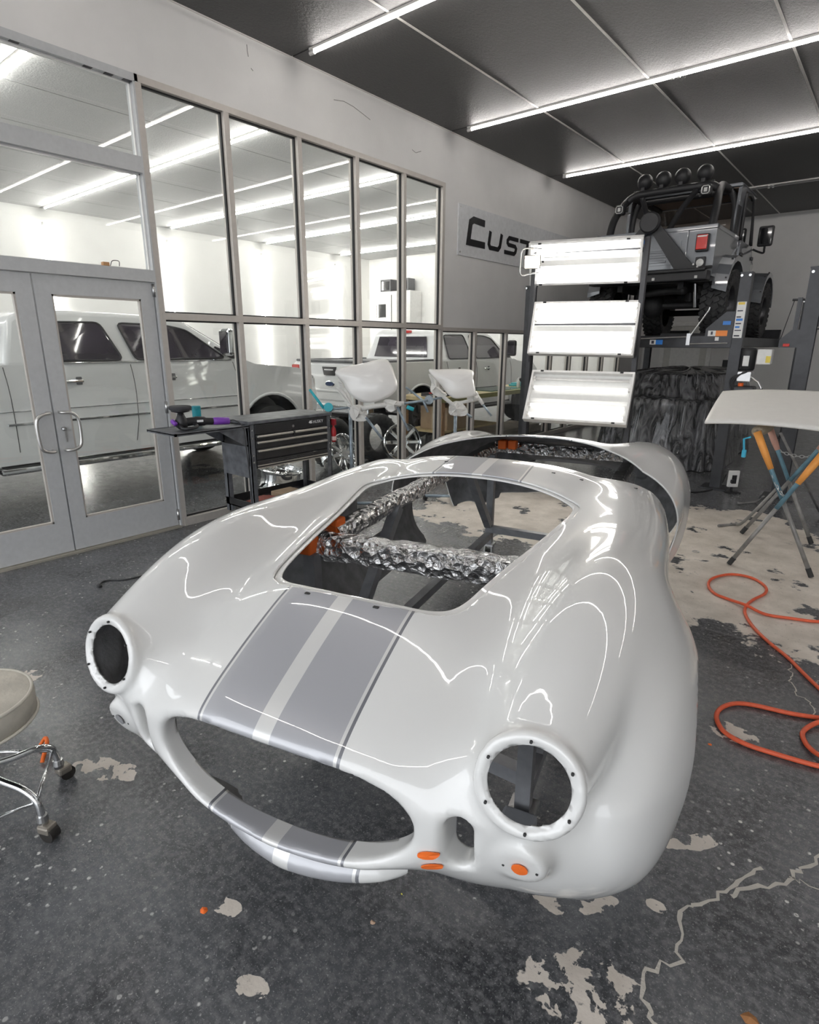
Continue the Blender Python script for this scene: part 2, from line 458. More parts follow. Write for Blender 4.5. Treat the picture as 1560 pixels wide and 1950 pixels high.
# door bay framing: jamb, head, transom panes
head = MB(); gbar(head, -.9, 2.70, 3.555, 3.61)
w3 = struct('window_3', head, M_alu2)
for y in (-.87, -.02, .83):
    mb = MB(); gbar(mb, y-.03, y+.03, 0 if y < .8 else 0, 3.56); mb.build('mullion', M_alu2, w3)
mb = MB(); gbar(mb, 2.66, 2.675, 0, 3.56); mb.build('jamb', M_alu2, w3)
for z0, z1 in ((2.125, 2.215), (2.93, 3.045)):
    mb = MB(); gbar(mb, -.87, 2.672, z0, z1, -.10, .016); mb.build('transom', M_alu2, w3)
for a, c in ((-.84, -.05), (.01, .80), (.86, 2.66)):
    for z0, z1 in ((2.215, 2.93), (3.045, 3.555)):
        mb = MB(); mb.box((XG-.004, a, z0), (XG+.004, c, z1)); mb.build('pane', M_pane, w3)
        if z0 > 3 or a > .5:
            g = MB()
            for (p0, p1, q0, q1) in ((a, a+.01, z0, z1), (c-.01, c, z0, z1), (a, c, z0, z0+.008), (a, c, z1-.01, z1)): g.box((XG-.012, p0, q0), (XG+.012, p1, q1))
            g.build('glazing_bead', M_white, w3)
for a, c in ((-.84, -.05), (.01, .80)):
    mb = MB(); mb.box((XG-.004, a, 0), (XG+.004, c, 2.125)); mb.build('pane', M_pane, w3)
for (px, py, X) in ((25,78,0), (165,126,0), (205,140,0), (240,152,0), (85,499,0), (228,514,0), (265,517,0)):
    p = on_x(px, py, -.02); mb = MB(); mb.box((-.03, p.y-.03, p.z-.008), (.006, p.y+.03, p.z+.012)); mb.build('spacer_block', M_black, w3)
p = on_x(261, 228, -.02); mb = MB(); mb.box((-.03, p.y-.01, p.z-.07), (.0, p.y+.004, p.z+.07)); mb.build('spacer_block', M_black, w3)
def door_leaf(name, y0, y1, hinge_y, handle_y):
    """glazed aluminium door leaf between y0 and y1"""
    b = MB(); b.box((-.06, y0+.004, .02), (-.012, y0+.115, 2.118))
    root = struct(name, b, M_alu2)
    mb = MB(); mb.box((-.06, y1-.115, .02), (-.012, y1-.004, 2.118)); mb.build('stile', M_alu2, root)
    mb = MB(); mb.box((-.06, y0+.115, 1.985), (-.012, y1-.115, 2.118)); mb.build('top_rail', M_alu2, root)
    mb = MB(); mb.box((-.06, y0+.115, .02), (-.012, y1-.115, .27)); mb.build('bottom_rail', M_alu2, root)
    mb = MB(); mb.box((-.04, y0+.115, .27), (-.032, y1-.115, 1.985)); mb.build('pane', M_pane, root)
    g = MB(); a, c, lo, hi = y0+.115, y1-.115, .27, 1.985
    for (p0, p1, q0, q1) in ((a, a+.014, lo, hi), (c-.014, c, lo, hi), (a, c, lo, lo+.014), (a, c, hi-.014, hi)): g.box((-.05, p0, q0), (-.018, p1, q1))
    g.build('glazing_bead', M_alu, root)
    mb = MB(); s = 1 if handle_y < (y0+y1)/2 else -1
    hy = handle_y; pts = [(-.012, hy-.01*s, 1.13), (.035, hy-.01*s, 1.13), (.055, hy+.04*s, 1.125), (.058, hy+.085*s, 1.09), (.058, hy+.095*s, 1.0), (.058, hy+.085*s, .88), (.055, hy+.04*s, .845), (.035, hy-.01*s, .84), (-.012, hy-.01*s, .84)]
    mb.tube(spline(pts, 5), .0125, 10); mb.build('pull_handle', mat('satin_handle', (.62, .61, .59), .3, .9), root, smooth=True)
    for z in (.12, 1.1, 2.06):
        mb = MB(); mb.cyl((-.002, hinge_y, z-.05), (-.002, hinge_y, z+.05), .014, 12); mb.build('hinge', M_steel, root, smooth=True)
    return root
door1 = door_leaf('door_1', 1.748, 2.655, 2.652, 1.80)
door2 = door_leaf('door_2', .865, 1.744, .87, 1.69)
mb = MB(); mb.cyl((-.012, 1.80, 1.0), (.012, 1.80, 1.0), .016, 16); lk = mb.build('lock', M_steel, door1, smooth=True)
mb = MB(); mb.cyl((.012, 1.80, 1.0), (.03, 1.80, 1.0), .006, 8); mb.box((.026, 1.79, .93), (.03, 1.81, .99)); mb.box((.022, 1.795, .90), (.026, 1.808, .985)); mb.build('keys', M_steel, lk)
mb = MB(); mb.box((-.11, .86, 0), (.03, 2.66, .016)); struct('trim_1', mb, mat('threshold_metal', (.5, .47, .40), .45, .6))
# pale door and a cabinet frame on the back wall, below the lift
a = on_y(1262, 700, YB).x; c = on_y(1343, 700, YB).x
mb = MB(); mb.box((a, YB-.05, .0), (c, YB-.005, 2.05)); d3 = struct('door_3', mb, mat('pale_door', (.62, .61, .57), .45))
for x0, x1 in ((a-.09, a), (c, c+.09)):
    mb = MB(); mb.box((x0, YB-.07, 0), (x1, YB, 2.13)); mb.build('door_frame', M_white, d3)
mb = MB(); mb.box((a-.09, YB-.07, 2.05), (c+.09, YB, 2.14)); mb.build('door_frame', M_white, d3)
mb = MB(); mb.box((a+.15, YB-.058, .25), (c-.15, YB-.05, 1.9)); mb.build('door_panel', M_white, d3)
mb = MB(); mb.box((c+.35, YB-.03, 1.15), (c+.47, YB, 1.32)); mb.build('wall_switch', M_black, d3)
# ================================================================== SPORTS CAR BODY
CAR_STEP = .011
HZ = .80
_a = on_floor(1008, 1495, HZ); _b = on_floor(212, 1245, HZ)
CO = (_a+_b)/2; CO.z = 0
LAT = (_a-_b).normalized(); CAR_RZ = math.atan2(LAT.y, LAT.x)
CARM = Matrix.Translation(CO) @ Matrix.Rotation(CAR_RZ, 4, 'Z')     # car frame: x right in view, y rearwards, z up

def pchip(xs, ys):
    xs = np.array(xs, float); ys = np.array(ys, float); h = np.diff(xs); dl = np.diff(ys)/h
    m = np.zeros_like(ys); m[0] = dl[0]; m[-1] = dl[-1]
    for i in range(1, len(xs)-1):
        if dl[i-1]*dl[i] > 0:
            w1 = 2*h[i]+h[i-1]; w2 = h[i]+2*h[i-1]; m[i] = (w1+w2)/(w1/dl[i-1]+w2/dl[i])
    t = np.linspace(xs[0], xs[-1], 1600)
    k = np.clip(np.searchsorted(xs, t, 'right')-1, 0, len(xs)-2); u = (t-xs[k])/h[k]
    y = (2*u**3-3*u**2+1)*ys[k]+(u**3-2*u**2+u)*h[k]*m[k]+(-2*u**3+3*u**2)*ys[k+1]+(u**3-u**2)*h[k]*m[k+1]
    # slight smoothing
    ker = np.hanning(51); ker /= ker.sum(); yp = np.pad(y, 25, mode='edge'); y2 = np.convolve(yp, ker, 'valid')
    edge = np.minimum(np.arange(len(t)), np.arange(len(t))[::-1])/60.0; wgt = np.clip(edge, 0, 1)
    y = y*(1-wgt)+y2*wgt
    return lambda q: np.interp(q, t, y)
def smin(a, b, k):
    h = np.maximum(k-np.abs(a-b), 0)/k; return np.minimum(a, b)-h*h*k*.25
def smax(a, b, k): return -smin(-a, -b, k)

ZT = pchip([-.16,-.13,-.10,-.05,.05,.15,.3,.6,1.0,1.4,1.66,2.0,2.6,2.9,3.2,3.5,3.68,3.78], [.66,.735,.775,.815,.868,.915,.972,1.03,1.072,1.10,1.125,1.125,1.10,1.065,1.0,.89,.77,.62])
ZBo = pchip([-.16,-.12,-.06,.05,.2,.45,1,3,3.4,3.78], [.54,.47,.435,.41,.35,.27,.22,.22,.30,.52])
WH = pchip([-.16,-.15,-.13,-.10,-.05,.03,.15,.3,.5,.8,1.1,1.45,1.8,2.2,2.6,2.95,3.25,3.5,3.68,3.78], [.02,.14,.25,.34,.425,.505,.58,.645,.70,.745,.765,.775,.785,.795,.81,.80,.73,.60,.43,.02])
NX = pchip([-.16,.2,.8,1.4,2.2,3.0,3.78], [2.4,2.15,2.15,2.6,2.8,2.4,2.2])
def hull_g(l, s, z):
    zt = ZT(s); zb = ZBo(s); zc = zb+(zt-zb)*.46; w = WH(s); n = NX(s)
    h = np.where(z > zc, zt-zc, zc-zb)
    return ((np.abs(l)/w)**n + (np.abs(z-zc)/h)**n)**(1/n) - 1
def norm_d(g, l, s, z, e=.006):
    g0 = g(l, s, z)
    gx = (g(l+e, s, z)-g(l-e, s, z))/(2*e); gy = (g(l, s+e, z)-g(l, s-e, z))/(2*e); gz = (g(l, s, z+e)-g(l, s, z-e))/(2*e)
    return np.clip(g0/np.maximum(np.sqrt(gx*gx+gy*gy+gz*gz), .35), -1, 1)
def cspline(xs, ys):
    """natural cubic spline, clamped outside its range"""
    xs = np.array(xs, float); ys = np.array(ys, float); n = len(xs); h = np.diff(xs)
    A = np.eye(n); r = np.zeros(n)
    for i in range(1, n-1):
        A[i, i-1:i+2] = (h[i-1], 2*(h[i-1]+h[i]), h[i]); r[i] = 6*((ys[i+1]-ys[i])/h[i]-(ys[i]-ys[i-1])/h[i-1])
    M = np.linalg.solve(A, r); t = np.linspace(xs[0], xs[-1], 1200)
    k = np.clip(np.searchsorted(xs, t, 'right')-1, 0, n-2); u = t-xs[k]; w = xs[k+1]-t
    y = (M[k]*w**3+M[k+1]*u**3)/(6*h[k])+(ys[k]/h[k]-M[k]*h[k]/6)*w+(ys[k+1]/h[k]-M[k+1]*h[k]/6)*u
    return lambda q: np.interp(q, t, y)
class Tube:
    """smooth swept tube running along the car: (lateral, along, height, radius) knots"""
    def __init__(s, pts):
        p = np.array(pts, float); s.a, s.b = p[0, 1], p[-1, 1]
        s.l, s.z, s.r = cspline(p[:, 1], p[:, 0]), cspline(p[:, 1], p[:, 2]), cspline(p[:, 1], p[:, 3])
    def __call__(s, l, y, z):
        c = np.clip(y, s.a, s.b); return np.sqrt((l-s.l(c))**2+(z-s.z(c))**2+(y-c)**2)-s.r(c)
FEND = Tube([(.597,.045,.80,.108),(.603,.18,.822,.140),(.620,.40,.852,.173),(.635,.70,.865,.188),(.630,1.05,.868,.180),(.618,1.45,.885,.175),(.605,1.75,.895,.155)])
REAR = Tube([(.62,2.15,.74,.17),(.615,2.5,.80,.225),(.60,2.9,.805,.245),(.585,3.25,.78,.225),(.54,3.55,.72,.17)])
def ell(l, s, z, c, r):
    k0 = np.sqrt(((l-c[0])/r[0])**2+((s-c[1])/r[1])**2+((z-c[2])/r[2])**2)
    k1 = np.sqrt(((l-c[0])/r[0]**2)**2+((s-c[1])/r[1]**2)**2+((z-c[2])/r[2]**2)**2)
    return k0*(k0-1)/np.maximum(k1, 1e-6)
LEAN = .30
HLC = (.597, .0, .80); HLT = .22                     # headlight centre, tilt of its face
SLOT = (.462, .618); TURN = (.592, .592)
def hl_axes(l, s, z):
    """distance along the lamp axis and away from it"""
    ax = np.array([.10, -1.0, HLT]); ax /= np.linalg.norm(ax)
    v0, v1, v2 = l-HLC[0], s-HLC[1], z-HLC[2]
    t = v0*ax[0]+v1*ax[1]+v2*ax[2]
    q = np.sqrt(np.maximum(v0*v0+v1*v1+v2*v2-t*t, 0))
    return t, q
def mouth_d(l, z, g=0.0):
    hw, hh = .366+g, .138+g
    r = ((np.abs(l)/hw)**2.5+(np.abs(z-.622-.10*l*l)/hh)**2.2)
    return (r**(1/2.3)-1)*hh
def slot_d(l, z): # vertical rounded slot
    dz = np.maximum(np.abs(z-SLOT[1])-.042, 0); return np.sqrt((l-SLOT[0])**2+dz*dz)-.030
def body_d(l, s, z):
    l = np.abs(l)
    s = s-np.interp(l, [0, .25, .55], [.10, .14, LEAN])*np.clip(.69-z, 0, .4)*np.clip((.60-s)/.45, 0, 1)      # the nose leans back towards its chin
    d = norm_d(hull_g, l, s, z)
    fe = FEND(l, s, z)
    t, q = hl_axes(l, s, z)
    fe = smax(fe, t-.012, .02)
    d = smin(d, fe, .11)
    d = smin(d, ell(l, s, z, (.735,.66,.60), (.21,.56,.345)), .055)      # front wheel flare
    d = smin(d, ell(l, s, z, (.60,.215,.50), (.23,.20,.21)), .10)          # front corner below the lamp
    d = smin(d, ell(l, s, z, (.445,.115,.57), (.22,.155,.21)), .09)          # fascia beside the mouth
    d = smin(d, REAR(l, s, z), .13)
    d = smin(d, ell(l, s, z, (.70,2.92,.60), (.20,.55,.34)), .08)         # rear wheel flare
    # lamp rim, indicator pad
    d = smax(d, -np.maximum(q-.130, .004-t), .02)
    d = smin(d, np.sqrt((q-.100)**2+(t-.001)**2)-.0125, .012)
    qp = np.sqrt((l-TURN[0])**2+(z-TURN[1])**2)
    d = smin(d, np.sqrt(np.maximum(qp-.040, 0)**2+np.maximum(np.abs(s-PAD_S)-.012, 0)**2)-.014, .03)
    d = smin(d, ell(l, s, z, (0,.095,.38), (.34,.185,.075)), .010)         # chin panel behind the lower lip
    # mouth and slots: tunnels with rolled lips
    d = smax(d, -np.maximum(mouth_d(l, z), s-.16), .034)
    d = smax(d, -np.maximum(slot_d(l, z), s-.20), .018)
    return d
PAD_S = 9.0
_s = np.linspace(-.3, .5, 1601); _d = body_d(np.full_like(_s, TURN[0]), _s, np.full_like(_s, TURN[1])); _sw = _s-LEAN*np.clip(.69-TURN[1], 0, .4)*np.clip((.60-_s)/.45, 0, 1)
PAD_S = float(_sw[np.argmax(_d < 0)])+.012
def clip_g(l, s, z):
    """positive where the shell stays"""
    l = np.abs(l)
    big = 9.0
    t, q = hl_axes(l, s, z)
    g = np.where((t > -.16) , q-.083, big)
    # inside ends of the mouth and slot tunnels
    g = np.minimum(g, np.where(mouth_d(l, z) < .05, np.maximum(-.046+.32*l*l-.16*(z-.62)-s, mouth_d(l, z, .0)-.012), big))
    g = np.minimum(g, np.where(slot_d(l, z) < .02, np.maximum(.045-s, slot_d(l, z)-.012), big))
    # hood opening
    hw = .315+.19*(s-.30)/1.05
    h1 = smax(.295+.45*l*l-s, l-hw, .10); h2 = smax(s-(1.405-.45*l*l), l-hw, .12)
    g = np.minimum(g, np.where(z > .7, smax(h1, h2, .04), big))
    # cockpit
    c1 = smax(1.665+.02*l-s, s-(2.60-.95*l*l), .10); c1 = smax(c1, l-.70, .05)
    g = np.minimum(g, np.where(z > .8, c1, big))
    # door openings
    c2 = smax(smax(1.70-s, s-2.22, .10), .56-z, .14)
    g = np.minimum(g, np.where(l > .45, c2, big))
    # wheel arches
    for sc in (.64, 2.92):
        g = np.minimum(g, np.where(l > .50, np.sqrt((s-sc)**2+(z-.45)**2)-.345, big))
    g = np.minimum(g, np.where((l < .50) & (s > -.03), np.maximum(.035+.30*l*l-s, z-.47), big))      # hollow behind the chin
    # open underside
    g = np.minimum(g, z-np.interp(s, [-.2, .0, .25, .9, 2.6, 3.2, 3.8], [.345, .345, .345, .35, .35, .38, .50]))
    return g

def surface_nets(fn, lo, hi, step):
    ax = [np.arange(lo[i], hi[i]+step, step) for i in range(3)]
    k = int(round(hi[0]/step)); ax[0] = np.arange(-k, k+1)*step; lo = (-k*step, lo[1], lo[2])     # mirror-symmetric about x = 0
    X, Y, Z = np.meshgrid(ax[0][k:], ax[1], ax[2], indexing='ij'); Vh = fn(X.ravel(), Y.ravel(), Z.ravel()).reshape(X.shape)
    V = np.concatenate([Vh[:0:-1], Vh], 0)
    ins = V < 0; n = V.shape
    acc = np.zeros((n[0]-1, n[1]-1, n[2]-1, 3)); cnt = np.zeros((n[0]-1, n[1]-1, n[2]-1))
    edges = []
    for a in range(3):
        s0 = [slice(None)]*3; s1 = [slice(None)]*3; s0[a] = slice(0, -1); s1[a] = slice(1, None)
        A = V[tuple(s0)]; B = V[tuple(s1)]; cr = (A < 0) != (B < 0)
        idx = np.argwhere(cr); t = (A/(A-B+1e-12))[cr]
        pos = idx.astype(float); pos[:, a] += t
        b, c = [k for k in range(3) if k != a]
        for db in (0, -1):
            for dc in (0, -1):
                ci = idx.copy(); ci[:, b] += db; ci[:, c] += dc
                ok = np.all(ci >= 0, 1) & (ci[:, 0] < n[0]-1) & (ci[:, 1] < n[1]-1) & (ci[:, 2] < n[2]-1)
                np.add.at(acc, tuple(ci[ok].T), pos[ok]); np.add.at(cnt, tuple(ci[ok].T), 1)
        edges.append((a, idx, ins[tuple(s0)][cr]))
    act = cnt > 0; vid = -np.ones(cnt.shape, int); vid[act] = np.arange(act.sum())
    P = acc[act]/cnt[act][:, None]*step+np.array(lo)
    quads = []
    for a, idx, inside in edges:
        b, c = (a+1) % 3, (a+2) % 3
        ok = (idx[:, b] > 0) & (idx[:, c] > 0) & (idx[:, b] < n[b]-1) & (idx[:, c] < n[c]-1)
        idx = idx[ok]; inside = inside[ok]; cs = []
        for db, dc in ((0, 0), (-1, 0), (-1, -1), (0, -1)):
            ci = idx.copy(); ci[:, b] += db; ci[:, c] += dc; cs.append(vid[tuple(ci.T)])
        Q = np.stack(cs, 1); Q[~inside] = Q[~inside][:, ::-1]; quads.append(Q)
    return P, np.concatenate(quads)
def project(P, fn, it=4, e=.003):
    for _ in range(it):
        d = fn(P[:, 0], P[:, 1], P[:, 2]); G = np.zeros_like(P)
        for a in range(3):
            q = P.copy(); q[:, a] += e; r = P.copy(); r[:, a] -= e
            G[:, a] = (fn(*q.T)-fn(*r.T))/(2*e)
        n2 = np.maximum((G*G).sum(1), .05); stp = np.clip(d/n2, -.01, .01)
        P = P-G*stp[:, None]
    return P, G/np.linalg.norm(G, axis=1)[:, None]
def clip_mesh(P, Q, gfn, nr=None):
    """keep the part of a quad mesh where g > 0, cut cleanly along g = 0"""
    g = gfn(*P.T); g = np.where(np.abs(g) < 1e-5, 1e-5, g); keep = g > 0
    kq = keep[Q]; full = kq.all(1); part = kq.any(1) & ~full
    V = [tuple(p) for p in P]; faces = [tuple(q) for q in Q[full]]; cache = {}
    def cut(i, j):
        key = (min(i, j), max(i, j))
        if key in cache: return cache[key]
        a, b = P[i], P[j]; lo, hi = 0.0, 1.0; ga = g[i]
        for _ in range(12):
            mid = (lo+hi)/2; gm = gfn(*(a+(b-a)*mid).reshape(3, 1))[0]
            if (gm > 0) == (ga > 0): lo = mid
            else: hi = mid
        t = (lo+hi)/2; V.append(tuple(a+(b-a)*t)); cache[key] = len(V)-1
        return cache[key]
    for q in Q[part]:
        for tri in ((q[0], q[1], q[2]), (q[0], q[2], q[3])):
            poly = []
            for k in range(3):
                i, j = tri[k], tri[(k+1) % 3]
                if keep[i]: poly.append(int(i))
                if keep[i] != keep[j]: poly.append(cut(int(i), int(j)))
            if len(poly) >= 3: faces.append(tuple(poly))
    used = sorted({i for f in faces for i in f}); mp = {o: k for k, o in enumerate(used)}
    return [V[i] for i in used], [tuple(mp[i] for i in f) for f in faces]

def car_paint():
    m, nt, b = nodes_of('white_paint_grey_stripes'); N = nt.nodes; L = nt.links
    tc = N.new('ShaderNodeTexCoord'); sp = N.new('ShaderNodeSeparateXYZ'); L.new(tc.outputs['Object'], sp.inputs[0])
    ab = N.new('ShaderNodeMath'); ab.operation = 'ABSOLUTE'; L.new(sp.outputs[0], ab.inputs[0])
    r = N.new('ShaderNodeValToRGB'); cr = r.color_ramp; cr.interpolation = 'CONSTANT'
    W_ = (.71, .71, .695, 1); G_ = (.43, .435, .46, 1); Dk = (.20, .205, .225, 1)
    cr.elements[0].position = 0; cr.elements[0].color = W_
    cr.elements[1].position = .021; cr.elements[1].color = G_
    for p, c in ((.184, W_), (.192, Dk), (.203, W_)):
        e = cr.elements.new(p); e.color = c
    L.new(ab.outputs[0], r.inputs[0]); L.new(r.outputs[0], b.inputs['Base Color'])
    st = N.new('ShaderNodeMath'); st.operation = 'LESS_THAN'; st.inputs[1].default_value = .203; L.new(ab.outputs[0], st.inputs[0])
    ml = N.new('ShaderNodeMath'); ml.operation = 'MULTIPLY'; ml.inputs[1].default_value = .25; L.new(st.outputs[0], ml.inputs[0])
    L.new(ml.outputs[0], b.inputs['Metallic'])
    b.inputs['Roughness'].default_value = .38; b.inputs['Coat Weight'].default_value = 1.0; b.inputs['Coat Roughness'].default_value = .02; b.inputs['Coat IOR'].default_value = 1.55
    return m
M_paint = car_paint()
M_glassfibre = mat('grey_glassfibre', (.19, .192, .198), .7, var=.25, scale=14, bump=.2, bscale=90)
M_tape = mat('orange_masking_tape', (.85, .16, .02), .6)
car = thing('sports_car_body', 'white roadster body shell with two grey racing stripes, no doors or hood', 'car body', tuple(CO), CAR_RZ)
P, Q = surface_nets(body_d, (-1.0, -.24, .26), (1.0, 3.86, 1.2), CAR_STEP)
P, NRM = project(P, body_d)
V, Fc = clip_mesh(P, Q, clip_g)
mb = MB(); mb.add(V, Fc)
shell = mb.build('body_shell', M_paint, car, smooth=True, fix=False)
shell.data.materials.append(M_glassfibre)
md = shell.modifiers.new('thickness', 'SOLIDIFY'); md.thickness = .007; md.offset = -1; md.material_offset = 1; md.material_offset_rim = 0
# recessed flange inside the hood opening
def hood_g(l, s, z):
    l = np.abs(l); hw = .315+.19*(s-.30)/1.05
    h1 = smax(.295+.45*l*l-s, l-hw, .10); h2 = smax(s-(1.405-.45*l*l), l-hw, .12)
    return smax(h1, h2, .04)
sel = (P[:, 2] > .75) & (P[:, 1] < 1.6) & (P[:, 1] > .15)
PO = P-NRM*.0085
hg = hood_g(*P.T); near = (np.abs(hg) < .08) & sel
Qn = Q[near[Q].all(1)]
V, Fc = clip_mesh(PO, Qn, lambda l, s, z: np.minimum(.012-hood_g(l, s, z), hood_g(l, s, z)+.022))
mb = MB(); mb.add(V, Fc); fo = mb.build('hood_flange', mat('white_paint_plain', (.78, .775, .755), .35, coat=1.0, var=.01), car, smooth=True, fix=False)
md = fo.modifiers.new('thickness', 'SOLIDIFY'); md.thickness = .005; md.offset = -1
def car_s(l, z, s0=-.4):
    """front surface of the body at a given lateral place and height"""
    s = np.linspace(s0, .6, 1001); d = body_d(np.full_like(s, l), s, np.full_like(s, z)); k = np.argmax(d < 0); return float(s[k])
def car_z(l, s):
    z = np.linspace(1.3, .3, 1001); d = body_d(np.full_like(z, l), np.full_like(z, s), z); return float(z[np.argmax(d < 0)])
# tape over small holes
#print('slot', car_s(.5, .62), car_s(.42, .62), car_s(.385, .6), car_s(.385, .55), car_s(0, .45), car_s(0, .38))
def oval(l, z, a, c, name, rot=0.0, n=20, lift=.0045, m=None):
    mb = MB(); vs = []
    for k in range(n):
        u, w_ = a*math.cos(2*PI*k/n), c*math.sin(2*PI*k/n); u, w_ = u*math.cos(rot)-w_*math.sin(rot), u*math.sin(rot)+w_*math.cos(rot)
        vs.append((l+u, car_s(l+u, z+w_)-lift, z+w_))
    vs.append((l, car_s(l, z)-lift, z))
    mb.add(vs, [(k, (k+1) % n, n) for k in range(n)]); return mb.build(name, m or M_tape, car, solid=.002)
for (l, z) in ((.404, .588), (.408, .545)):
    oval(l, z, .024, .0115, 'tape_patch', .25)
oval(TURN[0], TURN[1], .017, .017, 'tape_patch'); oval(-TURN[0], TURN[1], .017, .017, 'indicator_hole', m=M_glassfibre)
M_hole = mat('screw_hole', (.03, .03, .03), .8)
axv = Vector((.10, -1.0, HLT)).normalized()
for sgn in (-1, 1):
    ax_ = Vector((axv.x*sgn, axv.y, axv.z)); c0 = Vector((HLC[0]*sgn, HLC[1], HLC[2])); u_ = ax_.cross(Vector((0, 0, 1))).normalized(); v_ = u_.cross(ax_)
    for k in range(6):
        a_ = k*PI/3+.5; p = c0+(u_*math.cos(a_)+v_*math.sin(a_))*.095+ax_*.0165
        mb = MB(); mb.cyl(p-ax_*.004, p+ax_*.0012, .0032, 10); mb.build('screw_hole', M_hole, car)
    for dx in (-.035, .035):
        l = (TURN[0]+dx)*sgn; s_ = car_s(l, TURN[1]); mb = MB(); mb.cyl((l, s_-.001, TURN[1]-.003), (l, s_+.004, TURN[1]-.003), .003, 8); mb.build('screw_hole', M_hole, car)
for (l, s_) in ((-.12, .285), (.10, .285), (-.20, 1.55), (.30, 1.56), (.42, 1.57), (.64, 1.60)):
    z = car_z(l, s_); mb = MB(); mb.bar((l-.008, s_, z+.0008), (l+.008, s_, z+.0008), .009, .003); mb.build('screw_hole', M_hole, car)
# ================================================================== BODY DOLLY UNDER THE CAR
M_tubing = mat('grey_steel_tubing', (.24, .245, .26), .45, .3, var=.15)
M_rubber = mat('caster_rubber', (.03, .03, .03), .7)
def foil_material():
    m, nt, b = nodes_of('crumpled_foil'); N = nt.nodes; L = nt.links
    tc = N.new('ShaderNodeTexCoord'); v = N.new('ShaderNodeTexVoronoi'); v.inputs['Scale'].default_value = 28; v.feature = 'F1'
    n = N.new('ShaderNodeTexNoise'); n.inputs['Scale'].default_value = 16; n.inputs['Detail'].default_value = 6; n.inputs['Distortion'].default_value = 1.5
    L.new(tc.outputs['Object'], v.inputs['Vector']); L.new(tc.outputs['Object'], n.inputs['Vector'])
    ad = N.new('ShaderNodeMath'); ad.operation = 'ADD'; L.new(v.outputs['Distance'], ad.inputs[0]); L.new(n.outputs['Fac'], ad.inputs[1])
    bp = N.new('ShaderNodeBump'); bp.inputs['Strength'].default_value = 1.0; bp.inputs['Distance'].default_value = .03; L.new(ad.outputs[0], bp.inputs['Height'])
    L.new(bp.outputs[0], b.inputs['Normal']); b.inputs['Base Color'].default_value = (.72, .72, .72, 1); b.inputs['Metallic'].default_value = 1; b.inputs['Roughness'].default_value = .2
    return m
M_foil = foil_material()
def crumple_tube(p, q, r, seed, n=44, k=14, amp=.10):
    rnd = random.Random(seed); p = Vector(p); q = Vector(q); d = (q-p).normalized(); u = d.cross(Vector((0, 0, 1))).normalized(); v = u.cross(d)
    mb = MB(); ph = [rnd.uniform(0, 6) for _ in range(6)]
    def fn(a, c):
        t = a; th = 2*PI*c
        sq = 1/max(abs(math.cos(th)), abs(math.sin(th)))
        rr = r*(.35+.6*min(sq, 1.3))*(1+amp*(math.sin(9*t*PI+3*th+ph[0])*.4+math.sin(23*t*PI-5*th+ph[1])*.35+rnd.uniform(-.5, .5)*.6))
        if c in (0, 1): rr = r
        return p.lerp(q, t)+(u*math.cos(th)+v*math.sin(th))*rr
    mb.grid(fn, n, k); return mb
dolly = thing('body_dolly', 'grey steel rolling stand carrying the white car body, rails wrapped in foil', 'stand', tuple(CO), CAR_RZ)
CN = {'fl': (-.46, .80), 'fr': (.46, .63), 'rl': (-.46, 3.15), 'rr': (.46, 3.10)}
for k, (l, s) in CN.items():
    mb = MB(); mb.box((l-.025, s-.025, .17), (l+.025, s+.025, .86)); mb.build('post', M_tubing, dolly)
    c = bpy.data.objects.new('caster', None)
    mb = MB(); mb.bar((l, s, .17), (l, s, .155), .09, .09, up=(0, 1, 0)); mb.box((l-.030, s-.02, .05), (l-.024, s+.045, .16)); mb.box((l+.024, s-.02, .05), (l+.030, s+.045, .16))
    bpy.data.objects.remove(c)
    cs = mb.build('caster', M_steel, dolly)
    wv = MB(); wv.cyl((l-.02, s+.03, .055), (l+.02, s+.03, .055), .054, 20); wv.build('caster_wheel', M_rubber if k != 'fr' else M_tape, cs, smooth=False)
def dbar(name, a, c, w=.05, m=None): mb = MB(); mb.bar(a, c, w, w); mb.build(name, m or M_tubing, dolly)
dbar('base_rail', (-.46, .80, .235), (-.46, 3.15, .235)); dbar('base_rail', (.46, .63, .235), (.46, 3.10, .235))
dbar('base_beam', (-.46, .80, .285), (.46, .63, .285)); dbar('base_beam', (-.46, 3.15, .285), (.46, 3.10, .285))
dbar('brace', (-.46, 1.55, .86), (-.46, .98, .25)); dbar('brace', (-.46, 2.60, .86), (-.46, 3.12, .32)); dbar('brace', (.46, 1.45, .86), (.46, .80, .25))
for nm, a, c, r, sd in (('foil_rail', (-.47, .96, .885), (-.50, 3.35, .885), .042, 1), ('foil_rail', (.47, .80, .885), (.50, 3.30, .885), .042, 2), ('foil_crossbar', (-.50, .86, .878), (.46, .93, .868), .055, 3), ('foil_crossbar', (-.48, 3.3, .90), (.48, 3.3, .90), .045, 4)):
    crumple_tube(a, c, r, sd).build(nm, M_foil, dolly, smooth=False)
for (l, s, z) in ((-.475, .80, .90), (-.475, 1.0, .925), (-.40, 3.2, .94), (-.33, 3.22, .94)):
    mb = MB(); mb.bbox((l-.03, s-.035, z-.04), (l+.03, s+.035, z+.025), .008); mb.build('tape_wrap', M_tape, dolly)
mb = MB(); mb.bbox((.41, .50, .09), (.52, .58, .20), .01); mb.build('grey_clamp', mat('clamp_grey', (.22, .23, .25), .5), dolly)

